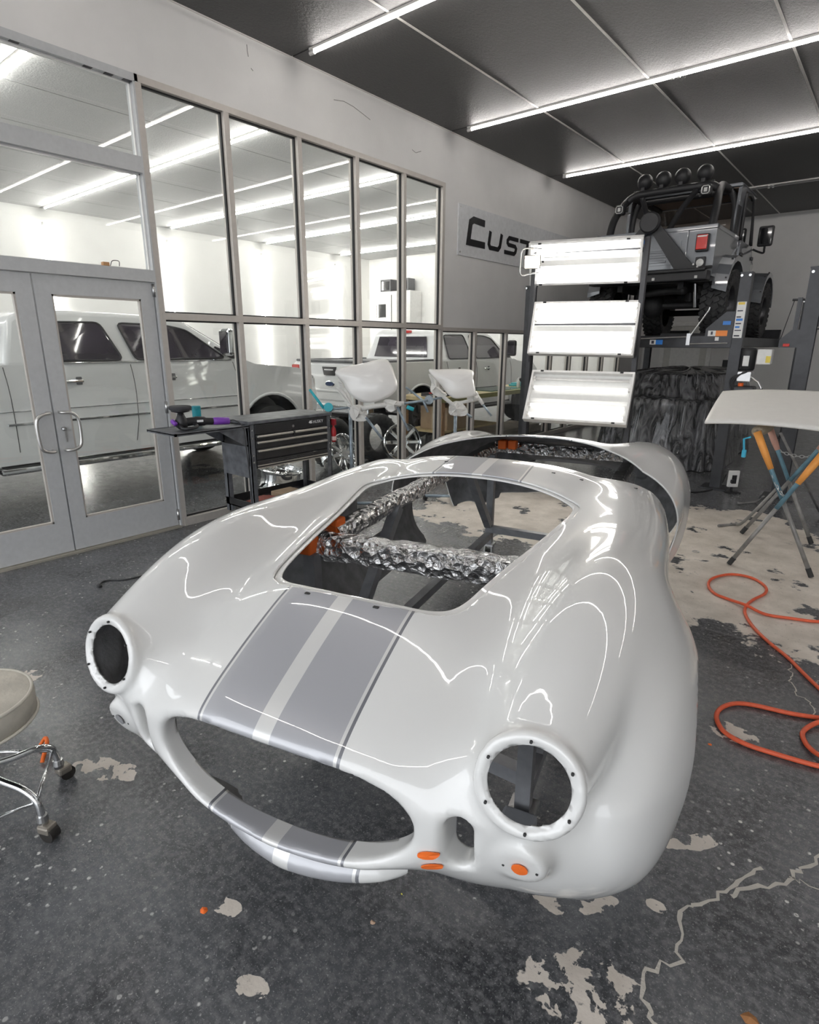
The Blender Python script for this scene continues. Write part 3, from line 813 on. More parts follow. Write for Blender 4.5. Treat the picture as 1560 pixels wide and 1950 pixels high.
# ================================================================== TOOL CART
M_cart = mat('black_powder_coat', (.02, .02, .022), .32, coat=.3, var=.3, scale=9)
M_cartworn = mat('dusty_black_steel', (.11, .115, .125), .5, var=.4, scale=12)
M_pullbar = mat('drawer_pull_aluminium', (.62, .60, .56), .3, .9)
M_print = mat('white_print', (.8, .8, .8), .5)
cart = thing('tool_cart', 'black steel rolling tool cart with drawers and a fold-out side shelf by window', 'tool cart', (.69, 3.0, 0), PI/2)
# local: x along the front (0..0.95), y back into depth (0..0.43, away from viewer), z up ; local x = world +Y, local y = world -X
CW, CD, CT = .95, .43, 1.0
def cpart(name, m, fn, parent=None, **k): mb = MB(); fn(mb); return mb.build(name, m, parent or cart, **k)
cpart('lid', M_cartworn, lambda b: b.bbox((-.01, -.015, CT-.03), (CW+.01, CD+.01, CT), .006))
cpart('body', M_cart, lambda b: b.bbox((0, .012, .60), (CW, CD, CT-.03), .006))
for x in (0, CW-.05):
    for y in (0, CD-.05):
        cpart('leg', M_cartworn, lambda b: (b.box((x, y, .14), (x+.05, y+.008, CT-.03)), b.box((x if x < .1 else x+.042, y, .14), ((x if x < .1 else x+.042)+.008, y+.05, CT-.03))))
cpart('bottom_tray', M_cart, lambda b: (b.box((0, 0, .20), (CW, CD, .21)), b.box((0, 0, .20), (CW, .006, .27)), b.box((0, CD-.006, .20), (CW, CD, .27)), b.box((0, 0, .20), (.006, CD, .27)), b.box((CW-.006, 0, .20), (CW, CD, .27))))
def drawer(x0, x1, z0, z1):
    d = cpart('drawer', M_cart, lambda b: b.bbox((x0, -.006, z0), (x1, .014, z1), .004))
    cpart('pull', M_pullbar, lambda b: b.bbox((x0+.006, -.028, z1-.024), (x1-.006, -.004, z1-.004), .006), d)
drawer(.06, .47, .83, .875); drawer(.48, CW-.06, .83, .875)
drawer(.06, CW-.06, .755, .822); drawer(.06, CW-.06, .655, .748)
cpart('top_fascia', M_cart, lambda b: b.bbox((.055, -.006, .882), (CW-.055, .012, .965), .004))
d = cpart('bottom_drawer', M_cart, lambda b: b.bbox((.06, -.006, .575), (CW-.06, .014, .648), .004))
for z in (.578, .60): cpart('trim_bar', M_pullbar, lambda b: b.box((.06, -.012, z), (CW-.06, -.004, z+.009)), d)
cpart('lock', M_steel, lambda b: b.cyl((.475, -.012, .915), (.475, 0, .915), .012, 14))
for x in (.025, CW-.025):
    for z in (.64, .70, .85, .92): cpart('rivet', M_steel, lambda b: b.cyl((x, -.006, z), (x, .002, z), .008, 10))
mbt = text_mesh('HUSKY', .040, .0008, space=1.05); xf(mbt, Matrix.Translation((CW-.235, -.0075, .915)) @ Matrix.Rotation(PI/2, 4, 'X')); mbt.build('lettering', M_print, cart)
cpart('emblem', M_print, lambda b: (b.prism([(CW-.285, .925), (CW-.268, .945), (CW-.262, .94), (CW-.245, .945), (CW-.25, .93), (CW-.24, .922), (CW-.255, .915), (CW-.27, .918)], -.0082, -.006, axis='y')))
# scratched wear on the deep drawer
rnd = random.Random(3)
cpart('scratches', mat('scratch_wear', (.12, .12, .125), .6), lambda b: [b.bar((.18+i*.026, -.0075, .628+rnd.uniform(-.008, .012)), (.20+i*.026+rnd.uniform(0, .02), -.0075, .612+rnd.uniform(-.01, .016)), .004, .002) for i in range(20)])
# side panel and fold-out shelf on the near end
cpart('side_panel', M_cartworn, lambda b: b.bbox((-.008, .03, .50), (0.002, CD-.01, .78), .003))
shelf = cpart('side_shelf', M_cartworn, lambda b: (b.box((-.68, .0, .955), (-.002, CD, .963)), b.box((-.68, 0, .945), (-.66, CD, .967)), b.box((-.68, 0, .945), (0, .008, .967)), b.box((-.68, CD-.008, .945), (0, CD, .967))))
cpart('shelf_bracket', M_cartworn, lambda b: b.prism([(-.30, .955), (-.02, .955), (-.008, .80), (-.03, .79)], CD-.05, CD-.035, axis='y'))
cpart('shelf_bracket', M_cartworn, lambda b: b.prism([(-.30, .955), (-.02, .955), (-.008, .80), (-.03, .79)], .02, .035, axis='y'))
for x in (.06, CW-.06):
    for y in (.06, CD-.06):
        cs = cpart('caster', M_steel, lambda b: (b.box((x-.03, y-.03, .13), (x+.03, y+.03, .20)), b.box((x-.022, y-.03, .05), (x-.017, y+.03, .15)), b.box((x+.017, y-.03, .05), (x+.022, y+.03, .15))))
        cpart('caster_wheel', M_rubber, lambda b: b.cyl((x-.016, y, .062), (x+.016, y, .062), .062, 18), cs)
# red spray bottle hanging on the far corner, rags in the tray
hang = thing('spray_bottle', 'small red bottle hanging on the side of the black tool cart', 'bottle', (.68, 3.995, .0))
mb = MB(); mb.lathe([(.005, .70), (.024, .705), (.026, .80), (.020, .84), (.010, .85), (.010, .87)], 16, Matrix.Translation((0, 0, 0))); mb.build('bottle_body', mat('red_plastic', (.42, .015, .02), .35), hang, smooth=True)
mb = MB(); mb.box((-.03, -.012, .87), (.03, .012, .93)); mb.box((-.05, -.008, .90), (-.03, .008, .915)); mb.build('sprayer', mat('dark_red_plastic', (.30, .02, .03), .4), hang)
mb = MB(); mb.lathe([(.0265, .72), (.0265, .76)], 16, None, False); mb.build('bottle_label', mat('pale_label', (.7, .5, .45), .5), hang)
rag = MB(); rr = random.Random(5)
rag.grid(lambda u, v: Vector((.55+.22*(u-.5), 3.22+.26*(v-.5), .222+.05*math.sin(3.1*u)*math.sin(3.1*v)+rr.uniform(0, .018))), 9, 9)
tag(rag.build('shop_rag', mat('red_rag', (.40, .14, .11), .9, bump=.3), None, solid=.006), 'crumpled faded red rag lying in the tool cart bottom tray', 'rag')
bx_ = MB(); bx_.bbox((.38, 3.42, .212), (.62, 3.66, .26), .005)
tag(bx_.build('carton', mat('cardboard', (.45, .33, .22), .85), None), 'flat brown carton lying in the tool cart bottom tray', 'box')
# polisher on the shelf
M_pad = mat('dark_foam_pad', (.05, .05, .055), .9, bump=.4)
M_purple = mat('purple_grip', (.20, .05, .42), .45)
pol = thing('polisher', 'black car polisher with purple grip lying on the tool cart side shelf', 'polisher', (.50, 2.55, .967), 1.35)
def pp(name, m, fn, **k): mb = MB(); fn(mb); return mb.build(name, m, pol, **k)
pp('motor_body', M_black, lambda b: b.tube(spline([(-.02, 0, .055), (.05, 0, .06), (.13, -.01, .055), (.20, -.02, .05)], 5), [.034]*6+[.038]*5+[.03]*5, 14), smooth=True)
pp('gear_head', M_black, lambda b: (b.lathe([(.02, .0), (.045, .02), (.05, .07), (.03, .11), (.022, .135)], 18, Matrix.Translation((-.05, 0, .0)))), smooth=True)
pp('backing_plate', M_black, lambda b: b.lathe([(.03, .135), (.07, .145), (.078, .16)], 24, Matrix.Translation((-.05, 0, 0))), smooth=True)
pp('foam_pad', M_pad, lambda b: b.lathe([(.075, .158), (.088, .165), (.088, .185), (.078, .19), (.005, .188)], 28, Matrix.Translation((-.05, 0, 0))), smooth=True)
pp('rear_grip', M_purple, lambda b: b.tube([(.20, -.02, .05), (.24, -.022, .049), (.33, -.03, .044), (.335, -.03, .044)], [.03, .032, .03, .022], 14), smooth=True)
pp('loop_handle', M_black, lambda b: b.tube(spline([(-.07, -.02, .045), (-.075, -.10, .02), (-.02, -.13, .02), (.04, -.10, .03), (.04, -.02, .045)], 6), .014, 8), smooth=True)
pp('handle_ring', M_purple, lambda b: b.tube(spline([(-.09, .03, .06), (-.12, .0, .07), (-.11, -.05, .05)], 5), .018, 8), smooth=True)
pp('name_plate', M_print, lambda b: b.box((.06, -.052, .055), (.11, -.045, .072)))
pp('power_cord', M_black, lambda b: b.tube(spline([(.335, -.03, .044), (.37, -.06, .05), (.40, -.16, .0), (.40, -.19, -.15), (.41, -.20, -.40), (.42, -.19, -.68)], 6), .005, 6), smooth=True)
tb = MB(); tb.lathe([(.034, 0), (.036, .005), (.036, .135), (.034, .14)], 20); tq = thing('teal_canister', 'teal straight-sided canister standing behind the polisher on the cart shelf', 'canister', (.36, 2.72, .967))
tb.build('canister_body', mat('teal_plastic', (.01, .33, .40), .35), tq, smooth=False)
mb = MB(); mb.lathe([(.037, .138), (.037, .16), (.03, .165), (.005, .165)], 20); mb.build('canister_cap', mat('teal_cap', (.02, .28, .33), .4), tq)
# ================================================================== LIGHT RIG
M_rig = mat('dark_rig_steel', (.07, .07, .075), .45, .4)
M_tray = mat('white_reflector', (.85, .85, .83), .35, var=.02)
M_tubeon = emission_mat('fluorescent_tube', (1.0, .98, .93), FIXTURE)
M_tubedim = emission_mat('fluorescent_tube_dim', (1.0, .98, .94), FIXTURE*.14)
RA = at_depth(1010, 628, 6.75); RB = at_depth(1212, 624, 6.25)
rig = thing('light_rig', 'wheeled dark steel frame holding three white fluorescent panel lights', 'light stand', (RA.x, RA.y, 0))
ro = Vector((RA.x, RA.y, 0))
away = Vector((ray(1110, 625)[0], ray(1110, 625)[1], 0)).normalized()
uL = Vector((RA.x, RA.y, 0))+away*.09-ro; uR = Vector((RB.x, RB.y, 0))+away*.09+(RB-RA).normalized()*.03-ro; uR.z = 0
def rg(name, m, fn, **k): mb = MB(); fn(mb); return mb.build(name, m, rig, **k)
for u in (uL, uR):
    rg('upright', M_rig, lambda b: b.bar(u+Vector((0, 0, .12)), u+Vector((0, 0, 2.72)), .05, .05))
    rg('foot', M_rig, lambda b: b.bar(u-away*.35+Vector((0, 0, .10)), u+away*.35+Vector((0, 0, .10)), .05, .05))
    for s in (-.33, .33):
        q = u+away*s
        cs = rg('caster', M_steel, lambda b: b.box((q.x-.02, q.y-.02, .05), (q.x+.02, q.y+.02, .09)))
        mb = MB(); mb.cyl(q+Vector((-.016, 0, .04)), q+Vector((.016, 0, .04)), .04, 16); mb.build('caster_wheel', M_rubber, cs)
for z in (.30, 1.12, 1.85, 2.6):
    rg('crossbar', M_rig, lambda b: b.bar(uL+Vector((0, 0, z)), uR+Vector((0, 0, z)), .04, .04))
def panel_light(c, label, lit):
    TL, TR, BR, BL = [at_depth(x, y, t) for x, y, t in c]
    U = ((TR-TL)+(BR-BL))/2; Wv = ((TL-BL)+(TR-BR))/2; ctr = (TL+TR+BL+BR)/4
    w, h = U.length, Wv.length; U.normalize(); Wv = (Wv-U*Wv.dot(U)).normalized(); Nn = U.cross(Wv)   # normal towards the viewer
    if Nn.dot(Vector(CAM)-ctr) < 0: Nn = -Nn
    R = Matrix((U, Wv, Nn)).transposed().to_4x4()
    t = thing('fluorescent_panel', label, 'light', tuple(ctr)); t.rotation_euler = R.to_euler()
    def pt(name, m, fn, **k): mb = MB(); fn(mb); return mb.build(name, m, t, **k)
    a, b2 = w/2, h/2
    pt('housing', M_tray, lambda b: b.box((-a, -b2, -.075), (a, b2, -.06)))
    for (x0, x1, y0, y1) in ((-a, a, b2-.022, b2), (-a, a, -b2, -b2+.022), (-a, -a+.022, -b2+.022, b2-.022), (a-.022, a, -b2+.022, b2-.022)):
        pt('rim', M_white, lambda b: b.box((x0, y0, -.075), (x1, y1, .012)))
    pt('ballast_cover', M_tray, lambda b: b.prism([(-.05, -.06), (-.03, -.022), (.03, -.022), (.05, -.06)], -a+.024, a-.024, axis='x'))
    ys = [-.72*b2, -.36*b2, .36*b2, .72*b2]
    for k, y in enumerate(ys):
        on = lit[k]
        tb = pt('tube', (M_tubeon if on == 2 else M_tubedim if on == 1 else M_white), lambda b: b.cyl((-a+.05, y, -.03), (a-.05, y, -.03), .016, 10), smooth=True)
        for sx in (-1, 1): pt('lamp_holder', M_white, lambda b: b.box((sx*(a-.036)-.012, y-.018, -.06), (sx*(a-.036)+.012, y+.018, -.008)))
    for sx in (-.8, .75):
        for sy in (-1, 1): pt('latch', M_black, lambda b: b.box((sx*a-.012, sy*(b2-.011)-.008, .012), (sx*a+.022, sy*(b2-.011)+.008, .02)))
    for x in (-.9*a, 0, .9*a): pt('screw', M_black, lambda b: b.cyl((x, .14*b2, -.0585), (x, .14*b2, -.053), .006, 8))
    return t
panel_light([(1001,464,6.50),(1224,450,6.02),(1221,538,6.27),(1016,543,6.75)], 'top lit fluorescent panel on the rig, tilted downward, with a spotlight clipped on', (2,2,2,2))
panel_light([(1014,575,6.75),(1219,573,6.25),(1208,677,6.25),(1009,674,6.75)], 'middle fluorescent panel on the rig, brightly lit and upright', (2,2,2,2))
panel_light([(1007,705,6.75),(1206,710,6.25),(1197,810,6.12),(1003,798,6.62)], 'bottom fluorescent panel on the rig, dimmer with separate tubes showing', (1,1,1,0))
# halogen work light clipped to the top panel
hp = at_depth(1014, 499, 6.40); hd = (Vector(CAM)-hp).normalized(); hr = Vector((0, 0, 1)).cross(hd).normalized()
hal = thing('work_light', 'small lit halogen work lamp with wire guard clipped beside top panel', 'lamp', tuple(hp)); hal.rotation_euler = Matrix((hr, hd.cross(hr), hd)).transposed().to_euler()
def hpart(name, m, fn, **k): mb = MB(); fn(mb); return mb.build(name, m, hal, **k)
hpart('housing', M_black, lambda b: b.add([Vector(v) for v in [(-.05,-.04,-.07),(.05,-.04,-.07),(.05,.04,-.07),(-.05,.04,-.07),(-.09,-.07,0),(.09,-.07,0),(.09,.07,0),(-.09,.07,0)]], [(3,2,1,0),(0,1,5,4),(1,2,6,5),(2,3,7,6),(3,0,4,7),(4,5,6,7)]))
hpart('lens', emission_mat('halogen_lens', (1.0, .86, .66), 45.0), lambda b: b.box((-.078, -.06, .001), (.078, .06, .008)))
hpart('bracket', M_steel, lambda b: b.tube(spline([(.10, .13, -.06), (-.02, .14, -.03), (-.115, .12, -.02), (-.125, 0, -.02), (-.12, -.13, -.02), (-.02, -.12, -.05), (.08, -.11, -.08)], 6), .007, 8), smooth=True)
hpart('guard_wire', M_steel, lambda b: [b.tube([(-.08, y, .02), (.08, y, .02)], .002, 5) for y in (-.03, .03)])
hpart('clamp_knob', M_black, lambda b: b.cyl((.10, 0, -.03), (.125, 0, -.03), .012, 10))
hpart('power_cord', M_black, lambda b: b.tube([Vector((0, -.05, -.06)), Vector((.015, -.35, -.08)), Vector((.015, -.75, -.05)), Vector((.03, -1.2, -.12))], .004, 5), smooth=True)

# ================================================================== WALL SIGN
M_acry = mat('pale_acrylic_board', (.72, .73, .74), .2, coat=.3)
M_letter = mat('black_letter', (.012, .012, .014), .3)
sign = thing('wall_sign', 'long pale board on upper wall with big black capital letters', 'sign', (0, 7.0, 2.82))
def sgp(name, m, fn): mb = MB(); fn(mb); mb.v = [(x, y-7.0, z-2.82) for x, y, z in mb.v]; return mb.build(name, m, sign)
sgp('board', M_acry, lambda b: b.box((.001, 7.0, 2.80), (.016, 10.6, 3.43)))
for y in (7.05, 10.55):
    for z in (2.84, 3.39): sgp('standoff', M_steel, lambda b: b.cyl((.016, y, z), (.024, y, z), .012, 12))
def letter(pts, w, closed=False):
    """black letter stroke; points in (y, z) on the wall"""
    P = [Vector(p) for p in pts]; n = len(P); Lf = []; Rt = []
    for i, p in enumerate(P):
        a = (P[i]-P[i-1]).normalized() if (i or closed) else None; c = (P[(i+1) % n]-P[i]).normalized() if (i < n-1 or closed) else None
        d = (a+c).normalized() if (a and c) else (a or c); nr = Vector((-d.y, d.x)); k = 1.0
        if a and c: k = 1/max(.5, nr.dot(Vector((-a.y, a.x))))
        Lf.append(p+nr*w/2*k); Rt.append(p-nr*w/2*k)
    mb = MB(); vs = [(.017, q.x-7.0, q.y-2.82) for q in Lf+Rt]+[(.024, q.x-7.0, q.y-2.82) for q in Lf+Rt]; fs = []
    for i in range(n if closed else n-1):
        j = (i+1) % n
        fs += [(2*n+i, 2*n+j, 3*n+j, 3*n+i), (i, n+i, n+j, j), (i, j, 2*n+j, 2*n+i), (n+i, 3*n+i, 3*n+j, n+j)]
    if not closed: fs += [(0, 2*n, 3*n, n), (n-1, 2*n-1, 4*n-1, 3*n-1)]
    mb.add(vs, fs); return mb.build('letter', M_letter, sign)
def wy(cx, cy): p = on_x(400+cx/2.6, cy/2.6, .02); return (p.y, p.z)
c0 = wy(1270, 1195)
yc, zb_ = 7.20, 2.94
letter([(7.64, 3.265), (7.36, 3.275), (7.29, 3.24), (7.24, 2.985), (7.66, 2.985)], .085)          # C
sl = .04
letter([(7.80, 3.19), (7.765, 3.02), (7.80, 2.975), (8.02, 2.975), (8.07, 3.02), (8.11, 3.19)], .06)      # U
letter([(8.60, 3.17), (8.33, 3.17), (8.285, 3.13), (8.285, 3.10), (8.32, 3.075), (8.51, 3.07), (8.545, 3.04), (8.53, 2.995), (8.49, 2.965), (8.20, 2.965)], .055)   # S
letter([(8.66, 3.17), (9.12, 3.17)], .055); letter([(8.90, 3.15), (8.86, 2.94)], .06)              # T
letter([(9.25, 3.17), (9.55, 3.17), (9.58, 3.13), (9.56, 3.0), (9.52, 2.965), (9.22, 2.965), (9.19, 3.0), (9.21, 3.13)], .055, True)   # O
letter([(9.70, 2.94), (9.74, 3.17), (10.10, 3.17), (10.14, 3.13), (10.11, 2.94)], .055); letter([(9.93, 3.15), (9.90, 2.94)], .055)   # M
# ================================================================== FOUR-POST LIFT
M_lift = mat('charcoal_lift_steel', (.045, .046, .05), .38, .3, var=.2, scale=10)
M_sticker = mat('white_sticker', (.75, .75, .73), .4)
M_stk_o = mat('orange_sticker', (.85, .25, .03), .4)
M_stk_b = mat('blue_sticker', (.03, .20, .62), .4)
M_dark = mat('dark_ink', (.03, .03, .05), .5)
RT = 1.745                                    # runway top
LX0, LX1, LY0, LY1 = .83, 3.44, 7.61, 12.70
lift = thing('four_post_lift', 'dark steel four-post car lift raised high with an off-roader on it', 'car lift', (LX1, LY0, 0))
lo = Vector((LX1, LY0, 0))
def lp(name, m, fn, parent=None, **k):
    mb = MB(); fn(mb); mb.v = [tuple(Vector(p)-lo) for p in mb.v]; return mb.build(name, m, parent or lift, **k)
for x, sx in ((LX0, 1), (LX1, -1)):
    for y, sy in ((LY0, 1), (LY1, -1)):
        p = lp('post', M_lift, lambda b: (b.box((x-.055, y-.055, .012), (x+.055, y-.047, 2.40)), b.box((x-.055, y+.047, .012), (x+.055, y+.055, 2.40)), b.box((x-.055*sx-.004, y-.05, .012), (x-.055*sx+.004, y+.05, 2.40)), b.box((x+.02*sx-.012, y-.05, .012), (x+.02*sx+.012, y+.05, 2.36))))
        lp('post_cap', M_lift, lambda b: b.box((x-.06, y-.06, 2.39), (x+.06, y+.06, 2.405)), p)
        for dx in (-.04, .04): lp('bolt', M_steel, lambda b: b.cyl((x+dx, y-.06, 2.37), (x+dx, y-.072, 2.37), .014, 8), p)
        lp('base_plate', M_lift, lambda b: b.bbox((x-.15, y-.15, 0), (x+.15, y+.15, .014), .003), p)
for y in (LY0, LY1):
    lp('crossbeam', M_lift, lambda b: b.bbox((LX0+.05, y-.06, 1.61), (LX1-.05, y+.06, RT), .006))
RW = [(1.13, 1.63), (2.57, 3.16)]
for x0, x1 in RW:
    r_ = lp('runway', M_lift, lambda b: (b.box((x0, LY0+.06, RT-.02), (x1, LY1-.06, RT)), b.box((x0, LY0+.06, RT-.12), (x0+.03, LY1-.06, RT-.02)), b.box((x1-.03, LY0+.06, RT-.12), (x1, LY1-.06, RT-.02))))
    lp('wheel_stop', M_lift, lambda b: b.prism([(LY1-.25, RT), (LY1-.10, RT), (LY1-.10, RT+.16), (LY1-.16, RT+.16)], x0+.02, x1-.02, axis='x'), r_)
    lp('ramp_lip', M_lift, lambda b: b.prism([(LY0+.06, RT-.002), (LY0+.10, RT+.03), (LY0+.16, RT-.002)], x0, x1, axis='x'), r_)
g_ = lp('gusset', M_lift, lambda b: b.prism([(LX1-.33, 1.64), (LX1-.05, 1.64), (LX1-.05, 2.0), (LX1-.14, 2.0), (LX1-.33, 1.82)], LY0-.068, LY0-.062, axis='y'))
yq = LY0-.0685
for nm, m, x0, x1, z0, z1 in (('sticker', M_sticker, -.30, -.22, 1.74, 1.80), ('sticker', M_stk_o, -.22, -.10, 1.74, 1.80), ('sticker', M_stk_b, -.16, -.08, 1.86, 1.90), ('sticker', M_sticker, -.22, -.18, 1.69, 1.73), ('sticker', M_dark, -.27, -.25, 1.755, 1.79)):
    lp(nm, m, lambda b: b.box((LX1+x0, yq-.002-(.001 if m is M_dark else 0), z0), (LX1+x1, yq, z1)), g_)
for nm, m, x0, x1, z0, z1, e in (('sticker', M_sticker, 2.50, 2.57, 1.645, 1.70, 0), ('sticker', M_stk_b, 2.57, 2.65, 1.645, 1.70, 0), ('sticker', M_dark, 2.52, 2.55, 1.655, 1.69, .001)):
    lp(nm, m, lambda b: b.box((x0, LY0-.062-e, z0), (x1, LY0-.06-e, z1)))
# tall label on the near face of the post
lb = lp('label_strip', M_sticker, lambda b: b.box((LX1-.045, LY0-.0575, 1.72), (LX1+.045, LY0-.0555, 2.10)))
for k, (z0, z1, m) in enumerate(((2.07, 2.095, mat('yellow_ink', (.8, .6, .1), .5)), (2.00, 2.012, M_dark), (1.935, 1.948, M_dark), (1.90, 1.925, M_stk_b), (1.865, 1.878, M_dark), (1.825, 1.845, M_stk_b), (1.795, 1.805, M_dark), (1.735, 1.75, M_dark))):
    lp('label_print', m, lambda b: b.box((LX1-.035, LY0-.0582, z0), (LX1+.03-.01*(k % 3), LY0-.0575, z1)), lb)
# lock-release rods
lp('release_rod', M_steel, lambda b: b.tube([(2.40, LY0-.09, 1.715), (2.95, LY0-.09, 1.735)], .008, 8)); lp('release_rod', M_steel, lambda b: b.tube([(2.95, LY0-.09, 1.655), (3.36, LY0-.09, 1.665)], .007, 8))
lp('release_lever', M_steel, lambda b: b.tube([(2.95, LY0-.10, 1.72), (3.13, LY0-.12, 2.02), (3.135, LY0-.12, 2.05)], .009, 8)); lp('pivot', M_steel, lambda b: b.box((2.925, LY0-.11, 1.64), (2.965, LY0-.06, 1.77)))
# hydraulic power unit beside the post
X_, Y_ = LX1+.13, LY0
pu = lp('pump_motor', M_black, lambda b: b.lathe([(.07, 1.37), (.082, 1.39), (.082, 1.58), (.07, 1.61), (.03, 1.62)], 20, Matrix.Translation((X_, Y_, 0))), smooth=True)
lp('motor_label', M_sticker, lambda b: b.box((X_-.03, Y_-.085, 1.42), (X_+.03, Y_-.079, 1.53)), pu)
lp('switch_box', M_sticker, lambda b: b.bbox((X_+.10, Y_-.09, 1.44), (X_+.24, Y_+.03, 1.60), .008), pu)
lp('switch_plate', mat('yellow_plate', (.75, .6, .08), .4), lambda b: b.box((X_+.19, Y_-.094, 1.46), (X_+.235, Y_-.089, 1.53)), pu)
lp('valve_block', M_steel, lambda b: b.bbox((X_-.07, Y_-.07, 1.25), (X_+.07, Y_+.07, 1.36), .006), pu)
lp('fluid_tank', M_lift, lambda b: b.bbox((X_-.11, Y_-.10, .92), (X_+.12, Y_+.10, 1.20), .02), pu)
lp('filler_cap', mat('orange_cap', (.85, .13, .01), .4), lambda b: b.cyl((X_-.02, Y_-.05, 1.20), (X_-.02, Y_-.05, 1.235), .028, 16), pu)
lp('release_handle', M_steel, lambda b: b.tube([(X_+.07, Y_-.05, 1.30), (X_+.15, Y_-.07, 1.25), (X_+.20, Y_-.08, 1.17)], .011, 8), pu)
lp('handle_grip', M_black, lambda b: b.tube([(X_+.19, Y_-.078, 1.18), (X_+.215, Y_-.083, 1.14)], .016, 8), pu)
for k in range(3): lp('hose', M_black, lambda b: b.tube(spline([(X_+.02*k, Y_-.06, 1.36), (X_-.08-.02*k, Y_-.10, 1.28), (X_-.09, Y_-.10, 1.20-.03*k), (X_-.03, Y_-.08, 1.12)], 6), .008, 7), pu, smooth=True)
lp('hose', M_black, lambda b: b.tube(spline([(X_+.10, Y_-.04, 1.10), (X_+.22, Y_-.04, 1.02), (X_+.40, Y_-.02, .98)], 6), .012, 7), pu, smooth=True)
lp('side_bracket', M_lift, lambda b: b.bar((X_+.10, Y_, .95), (X_+.42, Y_, .93), .03, .05), pu)

# neighbouring lift: one post and the end of its beam
l2 = thing('four_post_lift', 'second dark lift beside the raised one, only a post and beam end showing', 'car lift', (4.10, 7.55, 0))
def l2p(name, m, fn, **k): mb = MB(); fn(mb); return mb.build(name, m, l2, **k)
l2p('post', M_lift, lambda b: (b.box((-.07, -.055, .012), (.07, -.045, 2.40)), b.box((-.07, .045, .012), (.07, .055, 2.40)), b.box((-.07, -.05, .012), (-.06, .05, 2.40)), b.box((.0, -.05, .012), (.02, .05, 2.38))))
l2p('post_cap', M_lift, lambda b: b.box((-.075, -.06, 2.395), (.075, .06, 2.41)))
for dx in (-.045, .045): l2p('bolt', M_steel, lambda b: b.cyl((dx, -.055, 2.36), (dx, -.068, 2.36), .014, 8))
l2p('base_plate', M_lift, lambda b: b.bbox((-.16, -.16, 0), (.16, .16, .014), .003))
l2p('crossbeam', M_lift, lambda b: b.bbox((.075, -.06, 1.80), (2.5, .06, 1.95), .006))
l2p('sticker', M_sticker, lambda b: b.box((.10, -.063, 1.90), (.16, -.0605, 1.945)))
l2p('release_rod', M_steel, lambda b: b.tube([(.08, -.09, 1.82), (1.2, -.09, 1.82)], .009, 8))
l2p('gusset', M_lift, lambda b: b.prism([(-.07, 1.62), (-.07, 1.80), (-.14, 1.80), (-.24, 1.70), (-.24, 1.62)], -.055, -.048, axis='y'))
l2p('red_knob', mat('red_knob', (.6, .03, .02), .4), lambda b: b.bbox((-.20, -.065, 1.63), (-.14, -.055, 1.66), .004))
l2p('pulley_arm', M_lift, lambda b: (b.box((-.14, -.02, 1.80), (-.10, .02, 2.12)), b.tube([(-.19, 0, 2.10), (-.08, 0, 2.10)], .012, 8), b.tube([(-.17, 0, 2.1), (-.24, 0, 1.70)], .004, 5)))

# ================================================================== OFF-ROADER ON THE LIFT
M_jeep = mat('grey_vehicle_paint', (.17, .18, .195), .3, .25, coat=1.0, var=.03)
M_jdark = mat('black_textured_paint', (.022, .022, .024), .5, bump=.15, bscale=250)
M_under = mat('underbody_black', (.014, .014, .015), .6, var=.4)
M_tire = mat('tyre_rubber', (.04, .04, .041), .7, var=.3, bump=.2)
M_redlens = mat('red_lens', (.55, .02, .015), .15, coat=1.0)
M_clearlens = mat('clear_lens', (.6, .6, .58), .15, coat=1.0)
M_tint = mat('dark_tinted_glass', (.015, .016, .018), .06, coat=1.0, var=.05)
jeep = thing('off_road_vehicle', 'grey open-back off-roader with chunky tyres parked up on the lift', 'car', (2.08, 9.2, RT))
def jp(name, m, fn, parent=None, **k): mb = MB(); fn(mb); return mb.build(name, m, parent or jeep, **k)
def arc(cy, cz, r, a0, a1, n): return [(cy+r*math.cos(math.radians(a0+(a1-a0)*i/n)), cz+r*math.sin(math.radians(a0+(a1-a0)*i/n))) for i in range(n+1)]
WBJ = 2.37
side = [(-.66, .74), (-.66, 1.32), (.50, 1.32), (.54, 1.22), (1.42, 1.22), (1.46, 1.30), (2.95, 1.22), (2.98, .95), (2.86, .82)] + arc(WBJ, .52, .46, 40, 165, 8) + [(1.86, .70), (.58, .70)] + arc(0, .52, .47, 20, 158, 8) + [(-.46, .74)]
def tapered(b):
    n = len(side); vs = []
    for sx in (-1, 1):
        for (y, z) in side:
            w = .765 if y < 1.46 else .765-.235*(y-1.46)/1.5
            vs.append((sx*w, y, z))
    b.add(vs, [tuple(range(n-1, -1, -1)), tuple(range(n, 2*n))]+[(i, (i+1) % n, n+(i+1) % n, n+i) for i in range(n)])
def open_tub(b):
    """tub walls with an open load bed"""
    n = len(side); tapered(b)
tub = jp('body_tub', M_jeep, open_tub)
# load bed floor seen as a dark recess
jp('bed_well', M_jdark, lambda b: b.box((-.70, -.60, 1.30), (.70, .46, 1.325)), tub)
jp('tub_rail', M_jeep, lambda b: (b.bbox((-.775, -.67, 1.29), (-.70, .50, 1.345), .01), b.bbox((.70, -.67, 1.29), (.775, .50, 1.345), .01), b.bbox((-.775, -.68, 1.29), (.775, -.61, 1.345), .01)), tub)
tg = jp('tailgate', M_jeep, lambda b: b.bbox((-.48, -.685, .84), (.44, -.655, 1.30), .012))
jp('tailgate_panel', M_jeep, lambda b: b.prism([(-.40, .93), (-.33, .90), (.30, .90), (.37, .95), (.37, 1.18), (.27, 1.24), (-.33, 1.24), (-.40, 1.18)], -.695, -.684, axis='y'), tg)
jp('tailgate_rib', M_jeep, lambda b: [b.bbox((-.36, -.702, z), (.20, -.69, z+.03), .006) for z in (.93, .99, 1.05)], tg)
